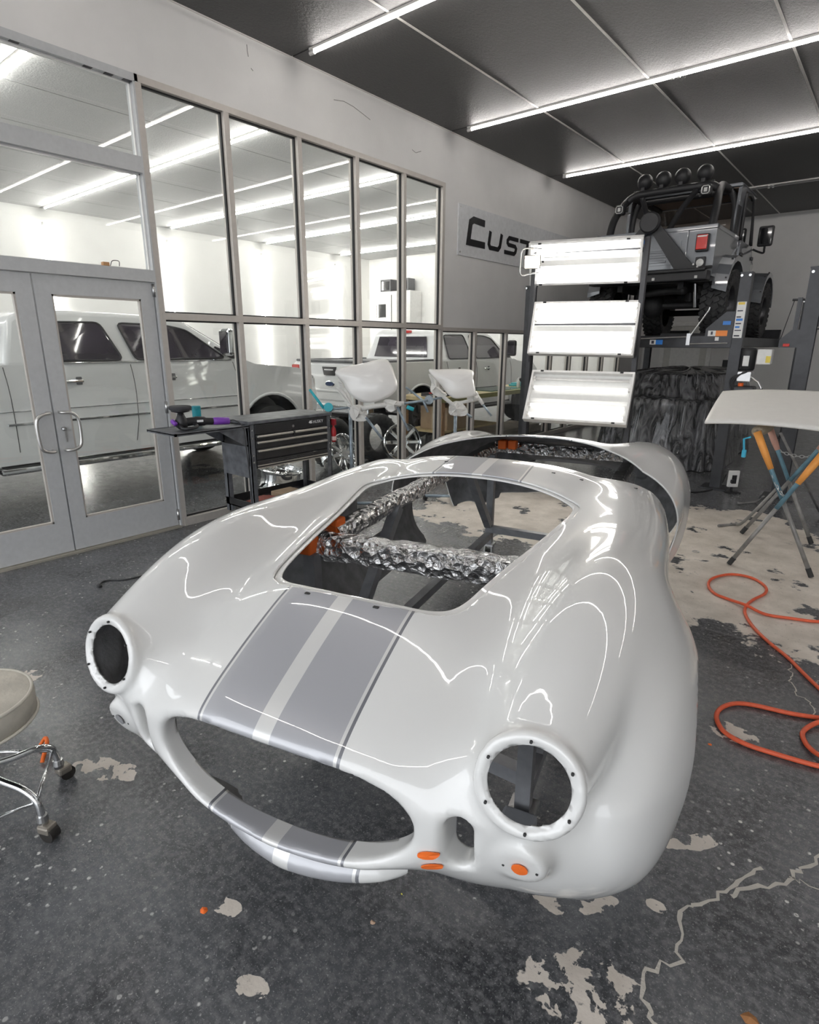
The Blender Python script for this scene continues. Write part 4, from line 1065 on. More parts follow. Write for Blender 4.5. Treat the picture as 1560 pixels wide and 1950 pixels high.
jp('sticker', M_stk_b, lambda b: b.box((-.12, -.699, 1.18), (-.02, -.696, 1.23)), tg)
# rear corners and lamps
for sx in (-1, 1):
    lm = jp('tail_lamp', M_jdark, lambda b: b.bbox((sx*.62-.075, -.72, 1.03), (sx*.62+.075, -.66, 1.235), .01))
    jp('lamp_lens', M_redlens, lambda b: b.bbox((sx*.62-.065, -.735, 1.05), (sx*.62+.065, -.715, 1.225), .012), lm)
    jp('lamp_band', M_clearlens, lambda b: b.box((sx*.62-.055, -.738, 1.195), (sx*.62+.055, -.734, 1.212)), lm)
    rv = jp('reverse_lamp', M_jdark, lambda b: b.bbox((sx*.62-.06, -.69, .83), (sx*.62+.06, -.655, .97), .01))
    jp('lamp_lens', M_clearlens, lambda b: b.lathe([(.045, 0), (.045, .012), (.005, .02)], 20, Matrix.Translation((sx*.62, -.69, .90)) @ Matrix.Rotation(PI/2, 4, 'X')), rv, smooth=False)
# flares
def flare(cy, r0, sx, w0, w1, a0, a1, n=10):
    def fn(b):
        pts = arc(cy, .52, r0, a0, a1, n); vs = []; fs = []
        for (y, z) in pts: vs += [(sx*w0, y, z+.035), (sx*w1, y, z+.01), (sx*w1, y, z-.055), (sx*w0, y, z-.0)]
        for i in range(n): fs += [(4*i+k, 4*i+4+k, 4*i+4+(k+1) % 4, 4*i+(k+1) % 4) for k in range(4)]
        fs += [(0, 1, 2, 3), (4*n, 4*n+3, 4*n+2, 4*n+1)]; b.add(vs, fs)
    f = jp('fender_flare', M_jeep, fn)
    for (y, z) in arc(cy, .52, r0, a0+12, a1-12, 4): jp('bolt', M_black, lambda b: b.cyl((sx*(w1-.03), y, z+.012), (sx*(w1-.03), y, z+.026), .012, 6), f)
    return f
for sx in (-1, 1):
    flare(0, .50, sx, .745, .925, -8, 170); flare(WBJ, .49, sx, .62, .925, 5, 172)
# tyres
def tyre_mesh():
    R_, W_ = .425, .155
    prof = [(.22, -W_*.78), (.30, -W_*1.0), (.38, -W_*.98), (R_-.025, -W_*.82), (R_-.018, 0), (R_-.025, W_*.82), (.38, W_*.98), (.30, W_*1.0), (.22, W_*.78)]
    b = MB(); b.lathe(prof, 40, Matrix.Rotation(PI/2, 4, 'Y'), cap=False)
    for k in range(30):
        a = 2*PI*k/30
        for (x0, x1, tw, da) in ((-.145, -.085, .5, .0), (-.075, -.01, -.45, .10), (.01, .075, .45, .03), (.085, .145, -.5, .12)):
            M = Matrix.Rotation(a+da, 4, 'X') @ Matrix.Translation(((x0+x1)/2, 0, R_-.008)) @ Matrix.Rotation(tw, 4, 'Z')
            hx = (x1-x0)/2+.004; b.box((-hx, -.030, -.016), (hx, .030, .010), M)
        for s_ in (-1, 1):
            M = Matrix.Rotation(a+.06, 4, 'X') @ Matrix.Translation((s_*.150, 0, R_-.05)); b.box((-.008, -.022, -.03), (.008, .022, .03), M)
    return b
def rim_mesh():
    b = MB(); b.lathe([(.225, -.12), (.235, .125), (.225, .13), (.20, .10), (.185, .05), (.10, .03), (.08, .06), (.005, .06)], 28, Matrix.Rotation(PI/2, 4, 'Y'), cap=False)
    for k in range(8):
        M = Matrix.Rotation(2*PI*k/8, 4, 'X') @ Matrix.Translation((.045, 0, .14)); b.box((-.015, -.022, -.07), (.03, .022, .07), M)
    return b
ty0 = None
for y in (0, WBJ):
    for sx in (-1, 1):
        if ty0 is None:
            t_ = tyre_mesh().build('tyre', M_tire, jeep, auto=40); r2 = rim_mesh().build('rim', mat('dark_grey_rim', (.07, .07, .075), .35, .7), t_, auto=40); ty0 = t_
        else:
            t_ = copy_tree(ty0, jeep)
        t_.location = (sx*.765, y, .436); t_.rotation_euler = (y*.3, 0, 0 if sx > 0 else PI)
# running gear
jp('axle', M_under, lambda b: (b.cyl((-.66, 0, .435), (.66, 0, .435), .05, 12), b.lathe([(.05, -.12), (.13, -.09), (.165, 0), (.13, .08), (.06, .12)], 18, Matrix.Translation((-.12, 0, .435)) @ Matrix.Rotation(PI/2, 4, 'X'))), smooth=True)
jp('axle', M_under, lambda b: (b.cyl((-.66, WBJ, .435), (.66, WBJ, .435), .05, 12), b.lathe([(.05, -.12), (.13, -.09), (.165, 0), (.13, .08), (.06, .12)], 18, Matrix.Translation((.2, WBJ, .435)) @ Matrix.Rotation(PI/2, 4, 'X'))), smooth=True)
for sx in (-1, 1):
    jp('frame_rail', M_under, lambda b: b.bar((sx*.40, -.62, .66), (sx*.38, 2.85, .64), .07, .12))
    jp('shock', M_steel, lambda b: b.cyl((sx*.47, -.06, .40), (sx*.44, -.14, .78), .028, 10)); jp('spring', M_under, lambda b: b.cyl((sx*.36, .03, .48), (sx*.36, .03, .68), .06, 14))
jp('floor_pan', M_under, lambda b: b.box((-.70, -.60, .70), (.70, 2.6, .75)))
jp('exhaust', M_under, lambda b: b.tube(spline([(-.25, .6, .56), (-.28, .1, .60), (-.10, -.35, .58), (.25, -.45, .60), (.45, -.60, .58)], 6), .05, 12), smooth=True)
jp('skid_plate', M_under, lambda b: b.box((-.35, .7, .50), (.35, 1.7, .56)))
bp_ = jp('rear_bumper', M_jdark, lambda b: (b.bbox((-.76, -.86, .68), (.76, -.66, .80), .015), b.prism([(-.80, .70), (-.66, .70), (-.66, .80), (-.82, .80)], -.74, .74, axis='x')))
for x in (-.55, .1, .62): jp('bumper_light', M_clearlens, lambda b: b.bbox((x, -.868, .70), (x+.035, -.855, .735), .004), bp_)
jp('bumper_tube', M_jdark, lambda b: b.tube(spline([(-.75, -.86, .80), (.60, -.87, .80), (.70, -.84, .82), (.76, -.70, .84)], 5), .022, 10), smooth=True)
# spare wheel carrier without its wheel
cr = jp('spare_carrier', M_jdark, lambda b: (b.prism([(-.05, 1.38), (.05, 1.44), (.53, .90), (.66, .82), (.66, .78), (.38, .78)], -.80, -.74, axis='y'), b.prism([(-.06, 1.44), (.03, 1.38), (-.40, .95), (-.50, .98)], -.80, -.74, axis='y')))
jp('hub_plate', M_jdark, lambda b: b.lathe([(.13, 0), (.13, .05), (.11, .07), (.005, .07)], 28, Matrix.Translation((-.01, -.80, 1.41)) @ Matrix.Rotation(PI/2, 4, 'X')), cr, auto=40)
for x, z in ((.58, .87), (.63, .84), (.57, .80)): jp('hinge_bolt', M_clearlens, lambda b: b.cyl((x, -.81, z), (x, -.83, z), .012, 8), cr)
# roll cage
def cage(name, pts, r=.035): jp(name, M_jdark, lambda b: b.tube(spline(pts, 6), r, 12), smooth=True)
for sx in (-1, 1):
    cage('cage_tube', [(sx*.66, -.52, 1.32), (sx*.655, -.40, 1.58), (sx*.60, -.12, 1.85), (sx*.58, .20, 1.93), (sx*.58, 1.2, 1.92)], .05)
    cage('cage_tube', [(sx*.70, .42, 1.32), (sx*.69, .42, 1.70), (sx*.62, .42, 1.90)], .04)
cage('cage_tube', [(-.60, -.14, 1.83), (-.5, -.13, 1.90), (-.3, -.12, 1.915), (.3, -.12, 1.915), (.5, -.13, 1.90), (.60, -.14, 1.83)], .048)
cage('cage_tube', [(-.64, .42, 1.91), (.64, .42, 1.91)], .04)
cage('cage_tube', [(.32, -.12, 1.88), (.20, -.30, 1.62), (.13, -.52, 1.33)], .036); cage('cage_tube', [(-.40, -.12, 1.88), (-.36, .10, 1.60), (-.32, .30, 1.33)], .034)
# hard half-top: hoop, roof, rear opening
jp('half_top', M_jeep, lambda b: (b.prism([(.52, 1.30), (.40, 1.30), (.32, 1.55), (.36, 1.92), (.46, 1.99), (1.35, 2.0), (1.38, 1.96), (.66, 1.94), (.60, 1.86)], .715, .755, axis='x'), b.prism([(.52, 1.30), (.40, 1.30), (.32, 1.55), (.36, 1.92), (.46, 1.99), (1.35, 2.0), (1.38, 1.96), (.66, 1.94), (.60, 1.86)], -.755, -.715, axis='x'), b.bbox((-.755, .38, 1.95), (.755, 1.38, 2.0), .02)), auto=35)
jp('headliner', mat('brown_headliner', (.30, .22, .17), .9, bump=.4, bscale=200), lambda b: b.box((-.70, .42, 1.94), (.70, 1.34, 1.948)))
jp('louvre_panel', M_jdark, lambda b: [b.bar((.762, .22+.05*k, 1.36), (.762, .27+.05*k, 1.70), .02, .015, up=(1, 0, 0)) for k in range(4)])
dr = jp('door', M_jeep, lambda b: b.prism([(.56, .72), (1.40, .72), (1.44, 1.20), (1.36, 1.30), (.58, 1.30)], .757, .785, axis='x'))
jp('window_frame', M_jdark, lambda b: b.tube(spline([(.77, .60, 1.30), (.77, .60, 1.80), (.76, .72, 1.90), (.75, 1.14, 1.88), (.76, 1.38, 1.32)], 5), .024, 8), dr, smooth=True)
jp('door_window', M_tint, lambda b: b.prism([(.62, 1.31), (1.36, 1.31), (1.14, 1.86), (.66, 1.88)], .752, .758, axis='x'), dr)
jp('door_handle', M_black, lambda b: b.bbox((.785, .62, 1.10), (.81, .74, 1.15), .008), dr)
jp('hinge', M_black, lambda b: [b.bbox((.785, 1.38, z), (.805, 1.46, z+.05), .006) for z in (.85, 1.12)], dr)
dr2 = jp('door', M_jeep, lambda b: b.prism([(.56, .72), (1.40, .72), (1.44, 1.20), (1.36, 1.30), (.58, 1.30)], -.785, -.757, axis='x'))
jp('windscreen_frame', M_jeep, lambda b: (b.bar((-.72, 1.46, 1.28), (-.68, 1.28, 1.94), .06, .05), b.bar((.72, 1.46, 1.28), (.68, 1.28, 1.94), .06, .05), b.bar((-.70, 1.28, 1.95), (.70, 1.28, 1.95), .06, .05)))
jp('windscreen', glass_mat('smoked_glass', (.42, .36, .32), .12), lambda b: b.add([(-.68, 1.46, 1.30), (.68, 1.46, 1.30), (.66, 1.29, 1.93), (-.66, 1.29, 1.93)], [(0, 1, 2, 3)]))
for x in (-.35, .35): jp('seat', M_jdark, lambda b: (b.bbox((x-.22, .70, 1.0), (x+.22, .84, 1.40), .06), b.bbox((x-.12, .72, 1.40), (x+.12, .80, 1.54), .04)))
mi = jp('mirror', M_black, lambda b: (b.bbox((.84, 1.36, 1.30), (1.04, 1.42, 1.58), .03), b.tube(spline([(.78, 1.44, 1.28), (.92, 1.46, 1.22), (.94, 1.42, 1.27), (.94, 1.40, 1.33)], 5), .014, 8)))
jp('mirror_glass', M_tint, lambda b: b.bbox((.86, 1.352, 1.33), (1.02, 1.362, 1.55), .01), mi)
# lamps on the roof bar and pods on the cage
jp('lamp_bar', M_jdark, lambda b: b.tube([(-.52, -.12, 1.945), (.52, -.12, 1.945)], .02, 10))
for x in (-.40, -.15, .10, .38):
    lm = jp('roof_lamp', M_jdark, lambda b: b.lathe([(.005, .06), (.06, .05), (.098, 0), (.103, -.05), (.09, -.075), (.005, -.08)], 24, Matrix.Translation((x, -.10, 2.075)) @ Matrix.Rotation(PI/2, 4, 'X')), auto=50)
    jp('lamp_mount', M_jdark, lambda b: b.box((x-.025, -.14, 1.95), (x+.025, -.06, 2.0)), lm)
for (x, y, z) in ((-.60, -.36, 1.70), (.50, -.36, 1.80)):
    pd = jp('pod_lamp', M_jdark, lambda b: b.bbox((x-.065, y-.05, z-.065), (x+.065, y+.06, z+.065), .025))
    jp('pod_bezel', M_clearlens, lambda b: b.tube([(x-.045, y-.053, z-.03), (x-.03, y-.053, z-.045), (x+.03, y-.053, z-.045), (x+.045, y-.053, z-.03), (x+.045, y-.053, z+.03), (x+.03, y-.053, z+.045), (x-.03, y-.053, z+.045), (x-.045, y-.053, z+.03)], .006, 6, closed=True), pd)
    jp('pod_lens', M_clearlens, lambda b: b.bbox((x-.02, y-.056, z-.024), (x+.02, y-.048, z+.024), .006), pd)
    jp('pod_bracket', M_steel, lambda b: b.tube([(x+(.12 if x < 0 else -.10), y+.08, z-.04), (x, y+.02, z-.03)], .012, 8), pd)

# ================================================================== SHEETED VEHICLE UNDER THE LIFT
def sheet_material():
    m, nt, b = nodes_of('dark_plastic_sheeting'); N = nt.nodes; L = nt.links
    tc = N.new('ShaderNodeTexCoord'); n = N.new('ShaderNodeTexNoise'); n.inputs['Scale'].default_value = 5; n.inputs['Detail'].default_value = 7; n.inputs['Distortion'].default_value = 2.0
    mp = N.new('ShaderNodeMapping'); mp.inputs['Scale'].default_value = (1.6, 1.6, .45); L.new(tc.outputs['Object'], mp.inputs[0]); L.new(mp.outputs[0], n.inputs['Vector'])
    bp = N.new('ShaderNodeBump'); bp.inputs['Strength'].default_value = .9; bp.inputs['Distance'].default_value = .12; L.new(n.outputs['Fac'], bp.inputs['Height']); L.new(bp.outputs[0], b.inputs['Normal'])
    r = N.new('ShaderNodeValToRGB'); r.color_ramp.elements[0].color = (.018, .019, .022, 1); r.color_ramp.elements[1].color = (.26, .26, .27, 1); r.color_ramp.elements[0].position = .42; r.color_ramp.elements[1].position = .72
    L.new(n.outputs['Fac'], r.inputs[0]); L.new(r.outputs[0], b.inputs['Base Color']); b.inputs['Roughness'].default_value = .16; b.inputs['Coat Weight'].default_value = .6
    return m
M_sheet = sheet_material()
cov = thing('sheeted_vehicle', 'vehicle draped in crumpled dark plastic sheeting under the lift', 'covered car', (2.35, 10.0, 0))
rs = random.Random(11); PH = [rs.uniform(0, 6.28) for _ in range(12)]
def drape(u, v):
    """u around, v from crown (0) to floor (1)"""
    th = 2*PI*u
    ex, ey = .80, 1.55
    sx = math.copysign(abs(math.cos(th))**.45, math.cos(th)); sy = math.copysign(abs(math.sin(th))**.45, math.sin(th))
    if v < .35: r, z = v/.35*.86, 1.30-.05*(v/.35)**3
    elif v < .55: t = (v-.35)/.2; r, z = .86+.07*t, 1.25-.30*t
    elif v < .65: t = (v-.55)/.1; r, z = .93+.10*t*(1 if sy < 0 else .3), .95-.03*t
    else: t = (v-.65)/.35; r, z = (1.03 if sy < 0 else .96)+.10*t*t, .92*(1-t)+.01
    fold = (math.sin(17*th+PH[0]+2*v)*.5+math.sin(29*th+PH[1])*.35+math.sin(7*th+PH[2])*.4)*.045*max(0, v-.3)*1.6
    r += fold
    z += .02*math.sin(9*u*6.28+PH[4])*math.sin(8*v+PH[5])*(1 if v < .9 else 0)
    return Vector((ex*r*sx+.05*math.sin(3*th+PH[3])*max(0, v-.6), ey*r*sy, max(.004, z)))
mb = MB(); mb.grid(lambda u, v: drape(u, v), 180, 44); mb.build('plastic_sheet', M_sheet, cov, smooth=True)
for k in range(6):  # reflections along the covered hoops, put in as pale raised strips
    u = .70+.035*k; mb = MB(); mb.tube([drape(u+.012*math.sin(5*v), v)+Vector((0, -.004, .004)) for v in [.24+.02*i for i in range(10)]], .006, 6); mb.build('rib_glint', mat('painted_rib_glint', (.30, .30, .31), .25), cov, smooth=True)
# ================================================================== FOLDING STAND AND WHITE PANEL (right)
M_pole = mat('worn_grey_pole', (.27, .265, .255), .5, .4, var=.25, scale=14)
M_blue = mat('blue_overspray_pole', (.14, .27, .34), .5, .2, var=.35, scale=9)
M_primer = mat('off_white_panel', (.70, .685, .65), .45, var=.02)
M_tan = mat('tan_foam_wrap', (.42, .36, .27), .9, bump=.4)
M_otape = mat('pale_orange_tape', (.85, .36, .08), .6, bump=.2)
M_pink = mat('salmon_tape', (.62, .36, .29), .6, bump=.2)
trs = thing('folding_stand', 'folding X-leg panel stand with orange taped arms and chains', 'stand', (4.37, 5.4, 0))
to = Vector((4.37, 5.4, 0))
def tp(name, m, fn, parent=None, **k): mb = MB(); fn(mb); mb.v = [tuple(Vector(p)-to) for p in mb.v]; return mb.build(name, m, parent or trs, **k)
NF = [on_floor(1388, 1075), on_floor(1545, 1100)]; NT = [on_y(1442, 822, 5.02), on_y(1570, 862, 5.02)]
FF = [on_floor(1412, 1016), on_floor(1545, 1036)]; FT = [on_y(1465, 812, 5.86), on_y(1600, 812, 5.86)]
for foot, top, tape, nm in ((NF[1], NT[0], M_otape, 'leg'), (NF[0], NT[1], M_otape, 'leg'), (FF[1], FT[0], M_pink, 'leg'), (FF[0], FT[1], M_pink, 'leg')):
    foot = foot+Vector((0, 0, .005)); d = top-foot
    lg = tp(nm, M_pole, lambda b: b.tube([foot, foot+d*.55], .016, 12), smooth=True)
    tp('blue_sleeve', M_blue, lambda b: b.tube([foot+d*.52, foot+d*.985], .0168, 12), lg, smooth=True)
    tp('tape_wrap', tape, lambda b: b.tube([foot+d*(.74 if tape is M_otape else .80), foot+d*.86, foot+d], [.020, .026, .028], 12), lg, smooth=True)
    tp('foot_cap', M_rubber, lambda b: b.tube([foot, foot+d*.06], .019, 12), lg)
# long rails joining the two X frames at the top and bottom
for a, c in ((NT[0], FT[0]), (NT[1], FT[1])):
    rl = tp('top_rail', M_pole, lambda b: b.tube([a, c], .014, 10), smooth=True)
    tp('foam_wrap', M_tan, lambda b: b.tube([a.lerp(c, t) for t in (.0, .05, .5, .95, 1)], [.02, .042, .045, .042, .02], 14), rl, smooth=True)
tp('floor_bar', M_pole, lambda b: b.tube(spline([on_floor(1368, 1004)+Vector((0, 0, .014)), on_floor(1400, 1001)+Vector((0, 0, .014)), on_y(1418, 992, 5.80), on_y(1480, 930, 5.8)], 6), .013, 10), smooth=True)
tp('floor_bar', M_pole, lambda b: b.tube(spline([on_floor(1405, 961)+Vector((0, 0, .014)), on_floor(1440, 958)+Vector((0, 0, .014)), on_y(1455, 945, 6.9)], 6), .011, 10), smooth=True)
tp('rear_strut', M_pole, lambda b: b.tube([on_floor(1565, 985)+Vector((0, 0, .01)), on_y(1487, 825, 6.2)], .012, 10), smooth=True)
mid = [NF[1].lerp(NT[0], .5), FF[1].lerp(FT[0], .48)]
tp('pivot_rod', M_pole, lambda b: b.tube(mid, .010, 8))
def chain_links(a, c, n, sag):
    a = Vector(a); c = Vector(c)
    for k in range(n):
        t0, t1 = k/n, (k+1)/n
        f = lambda t: a.lerp(c, t)-Vector((0, 0, sag*4*t*(1-t)))
        p, q = f(t0), f(t1); m_ = (p+q)/2; d = (q-p); d.normalize(); u = d.cross(Vector((0, 0, 1))).normalized() if k % 2 else Vector((0, 0, 1)); L_ = (q-p).length*.62
        pts = [m_+d*L_*math.cos(x)+u*.012*math.sin(x) for x in [2*PI*i/10 for i in range(10)]]
        tp('chain_link', M_steel, lambda b: b.tube(pts, .003, 5, closed=True), smooth=True)
chain_links(NF[1].lerp(NT[0], .74), NF[0].lerp(NT[1], .62), 9, .03)
chain_links(FF[1].lerp(FT[0], .80), FF[0].lerp(FT[1], .74), 9, .02)
tp('blue_tie', mat('blue_tape_scrap', (.05, .42, .62), .5), lambda b: (b.bbox((NT[0].x-.075, NT[0].y-.03, NT[0].z-.20), (NT[0].x-.045, NT[0].y, NT[0].z-.14), .008), b.tube([NT[0]+Vector((-.03, -.02, -.04)), NT[0]+Vector((-.075, -.02, -.06)), NT[0]+Vector((-.06, -.02, -.16))], .008, 6)))
# the panel: gently crowned sheet lying across the stand
pnl = thing('car_bonnet', 'flat off-white primed car panel resting across the folding stand', 'car panel', (4.37, 5.4, 1.1))
cA = at_depth(1345, 803, 1); 
def pk(x, y, Y): return on_y(x, y, Y)
nearL, nearM, nearR = pk(1343, 803, 4.92), pk(1455, 806, 4.90), pk(1600, 822, 4.92)
farL, farM, farR = pk(1377, 746, 6.00), pk(1470, 743, 6.04), pk(1620, 750, 6.00)
def panel_pt(u, v):
    def q(a, b_, c, t): return a*(1-t)**2+(b_*2-(a+c)/2)*2*t*(1-t)+c*t*t
    n_ = q(nearL, nearM, nearR, u); f_ = q(farL, farM, farR, u); p = n_.lerp(f_, v)
    p = p+Vector((0, 0, .035*4*v*(1-v)*.5))
    # round the corners a little
    return p-Vector((4.37, 5.4, 1.1))
mb = MB(); mb.grid(panel_pt, 24, 20); o = mb.build('panel_skin', M_primer, pnl, smooth=True); md = o.modifiers.new('thickness', 'SOLIDIFY'); md.thickness = .012; md.offset = 0
mb = MB(); mb.tube([panel_pt(u/24, 0)+Vector((0, .006, -.006)) for u in range(25)], .012, 8); mb.build('rolled_edge', M_primer, pnl, smooth=True)
mb = MB(); mb.tube([panel_pt(0, u/20)+Vector((.006, 0, -.006)) for u in range(21)], .010, 8); mb.build('rolled_edge', M_primer, pnl, smooth=True)

# ================================================================== AIR HOSE
M_hose = mat('orange_rubber_hose', (.72, .115, .045), .5, var=.08, scale=40)
def hose_pts(raw): return [on_floor(1000+x/2.19, 1060+y/2.19)+Vector((0, 0, .012+dz)) for x, y, dz in raw]
h1 = hose_pts([(1300,262,0),(1227,278,0),(1110,265,0),(1000,247,0),(918,216,.012),(850,185,0),(790,160,0),(764,125,0),(785,95,0),(860,80,0),(945,95,0),(1000,130,0),(1000,160,0),(950,187,0),(920,215,0),(918,248,0),(950,300,0),(1010,360,0),(1090,425,0),(1160,495,0),(1227,560,0),(1290,620,0)])
tag_h = MB().tube(spline(h1, 7), .0095, 10)
tag(tag_h.build('air_hose', M_hose, None, smooth=True), 'orange air hose with a teardrop loop lying on pale concrete', 'hose')
h2 = hose_pts([(1300,690,0),(1227,682,0),(1100,662,0),(950,628,0),(870,622,0),(815,642,0),(797,678,0),(820,730,0),(870,768,0),(940,800,0),(1040,832,0),(1140,862,0),(1227,885,0),(1300,900,0)])
tag(MB().tube(spline(h2, 7), .0105, 10).build('air_hose', M_hose, None, smooth=True), 'orange air hose in a long hairpin bend lying on the dark floor', 'hose')
h3 = hose_pts([(1300,700,.022),(1230,705,.01),(1180,720,0),(1155,748,0),(1170,790,0),(1205,830,.005),(1260,880,.022)])
tag(MB().tube(spline(h3, 7), .0105, 10).build('air_hose', M_hose, None, smooth=True), 'short curve of orange hose inside the hairpin loop', 'hose')

# ================================================================== SHOP STOOL (left edge)
M_vinyl = mat('worn_cream_vinyl', (.45, .42, .36), .5, var=.25, scale=7, bump=.2, bscale=60)
M_piping = mat('cream_piping', (.55, .52, .45), .5)
sc = Vector((2.70, .365, 0))
stl = thing('shop_stool', 'low round rolling stool with cracked cream vinyl seat and chrome legs', 'stool', tuple(sc))
def sp_(name, m, fn, parent=None, **k): mb = MB(); fn(mb); return mb.build(name, m, parent or stl, **k)
sp_('seat', M_vinyl, lambda b: b.lathe([(.02, .40), (.19, .40), (.205, .415), (.207, .47), (.195, .495), (.15, .503), (.01, .507)], 40), smooth=False, auto=50)
for z, r in ((.408, .207), (.492, .200)): sp_('piping', M_piping, lambda b: b.tube([(r*math.cos(a), r*math.sin(a), z) for a in [2*PI*i/48 for i in range(48)]], .006, 6, closed=True), smooth=True)
sp_('seat_plate', M_black, lambda b: b.lathe([(.12, .36), (.17, .40)], 24)); sp_('column', M_chrome, lambda b: b.cyl((0, 0, .20), (0, 0, .37), .03, 16))
rr_ = random.Random(2)
for k in range(7):
    a = rr_.uniform(0, 6.28); r = rr_.uniform(.05, .17); sp_('seat_tear', M_black, lambda b: b.bbox((r*math.cos(a)-.014, r*math.sin(a)-.006, .499), (r*math.cos(a)+.014, r*math.sin(a)+.006, .5035-.02*max(0, r-.14)), .002))
A0 = math.atan2(.469-sc.y, 2.932-sc.x)
d1 = (Vector((2.932, .469, 0))-sc).length
CASTS = []
for k in range(5):
    a = A0+k*2*PI/5; e = Vector((math.cos(a), math.sin(a), 0)); R_ = .25
    lg = sp_('leg', M_chrome, lambda b: b.tube(spline([e*.02+Vector((0, 0, .22)), e*.10+Vector((0, 0, .20)), e*.19+Vector((0, 0, .185)), e*(R_-.01)+Vector((0, 0, .15)), e*R_+Vector((0, 0, .085))], 6), .0125, 12), smooth=True)
    cs = sp_('caster', M_steel, lambda b: b.lathe([(.016, .06), (.02, .075), (.017, .095)], 14, Matrix.Translation(e*R_)), lg)
    t_ = Vector((-e.y, e.x, 0)); c0_ = e*(R_+.022)+Vector((0, 0, .027))
    mb = MB(); mb.cyl(c0_-t_*.018, c0_+t_*.018, .027, 18); mb.build('caster_wheel', mat('black_caster', (.025, .022, .02), .45), cs, auto=40)
    mb = MB(); mb.bbox((-.02, -.022, .03), (.03, .022, .062), .008, Matrix.Translation(e*(R_+.008)) @ Matrix.Rotation(a, 4, 'Z')); mb.build('caster_hood', mat('scuffed_metal', (.32, .29, .25), .4, .6), cs)
    CASTS.append(e)
for k in range(5):
    p, q = CASTS[k]*(.238), CASTS[(k+1) % 5]*(.238); sp_('foot_bar', M_chrome, lambda b: b.tube([p+Vector((0, 0, .145)), q+Vector((0, 0, .145))], .0065, 8), smooth=True)
sc2 = MB(); p = on_floor(75, 1440); rq = random.Random(9)
sc2.tube(spline([p+Vector((-.05, .02, .01)), p+Vector((-.03, .04, .05)), p+Vector((.02, .03, .055)), p+Vector((.05, .0, .02)), p+Vector((.06, -.01, .006))], 5), .008, 6)
tag(sc2.build('tape_strip', M_tape, None, smooth=True), 'strip of orange masking tape curling on the floor beside stool legs', 'tape')

# ================================================================== CAR DOORS ON PAINT STANDS
M_masks = mat('masking_paper', (.66, .65, .62), .7, bump=.5, bscale=30)
M_standt = mat('teal_sprayed_tube', (.02, .36, .43), .45)
M_standg = mat('grey_blue_tube', (.25, .30, .34), .4, .5, var=.3)
def px_poly(pts, fn): return [fn(x, y) for x, y in pts]
def car_door(name_label, outline, dep, bulge, roll_pts):
    """door skin: outline in pixels on a plane facing the viewer, bowed outwards"""
    ctr = sum((at_depth(x, y, dep) for x, y in outline), Vector())/len(outline)
    t = thing('car_door', name_label, 'car door', tuple(ctr))
    V3 = [at_depth(x, y, dep)-ctr for x, y in outline]; V3 = spline(V3, 5, closed=True); n = len(V3)
    view = Vector(_f)*-1
    rings = 8; vs = []; sm_ = .05; fs = []
    for k in range(rings+1):
        s_ = 1-(1-sm_)*k/rings
        for p in V3:
            q = p*s_; h = bulge*(1-s_**2.2); up = q.dot(Vector((0, 0, 1)))
            vs.append(q+view*(h-.9*max(0, up-.06)**1.4))
    for k in range(rings):
        for i in range(n): fs.append((k*n+i, k*n+(i+1) % n, (k+1)*n+(i+1) % n, (k+1)*n+i))
    fs.append(tuple(rings*n+i for i in range(n)))
    mb = MB(); mb.add(vs, fs); o = mb.build('door_skin', mat('white_door_paint', (.78, .765, .74), .35, coat=.6, var=.01), t, smooth=True)
    md = o.modifiers.new('thickness', 'SOLIDIFY'); md.thickness = .022; md.offset = 1
    return t, ctr
d1_, c1_ = car_door('white car door on the paint stand beside the black tool cart', [(641,707),(690,694),(728,684),(741,692),(752,720),(755,738),(744,752),(715,764),(690,764),(668,750),(655,728)], 5.75, .055, None)
d2_, c2_ = car_door('white car door on the paint stand with trailing masking paper', [(818,707),(832,706),(895,706),(899,722),(903,742),(902,753),(885,756),(866,757),(853,748),(840,730)], 6.05, .045, None)
def stand(label, t, lines, joints, base, papers, mt):
    st = thing('paint_stand', label, 'stand', tuple(base)); bo = Vector(base)
    def q(x, y, dz=0.0): return at_depth(x, y, t+dz)-bo
    for nm, m, pts, r in lines: 
        mb = MB(); mb.tube([q(*p) for p in pts], r, 9); mb.build(nm, m, st, smooth=True)
    for x, y, r, m in joints:
        c = q(x, y); a = Vector(_f); mb = MB(); mb.cyl(c-a*.02, c+a*.02, r, 18); mb.build('tilt_disc', m, st)
    rr = random.Random(int(base[1]*100))
    for poly in papers:
        cx = sum(p[0] for p in poly)/len(poly); cy = sum(p[1] for p in poly)/len(poly); mb = MB(); n = len(poly)
        P = spline([q(x, y, rr.uniform(-.03, .03)) for x, y in poly], 3, closed=True); c = q(cx, cy, -.05); k = len(P)
        ring2 = [p.lerp(c, .45)+Vector((rr.uniform(-.02, .02), rr.uniform(-.02, .02), rr.uniform(-.02, .02))) for p in P]
        mb.add(P+ring2+[c], [(i, (i+1) % k, k+(i+1) % k, k+i) for i in range(k)]+[(k+i, k+(i+1) % k, 2*k) for i in range(k)]); mb.build('masking_paper', M_masks, st, solid=.004)
    return st, bo
b1 = on_floor(662, 935); b1 = at_depth(662, 780, 5.8); b1.z = 0
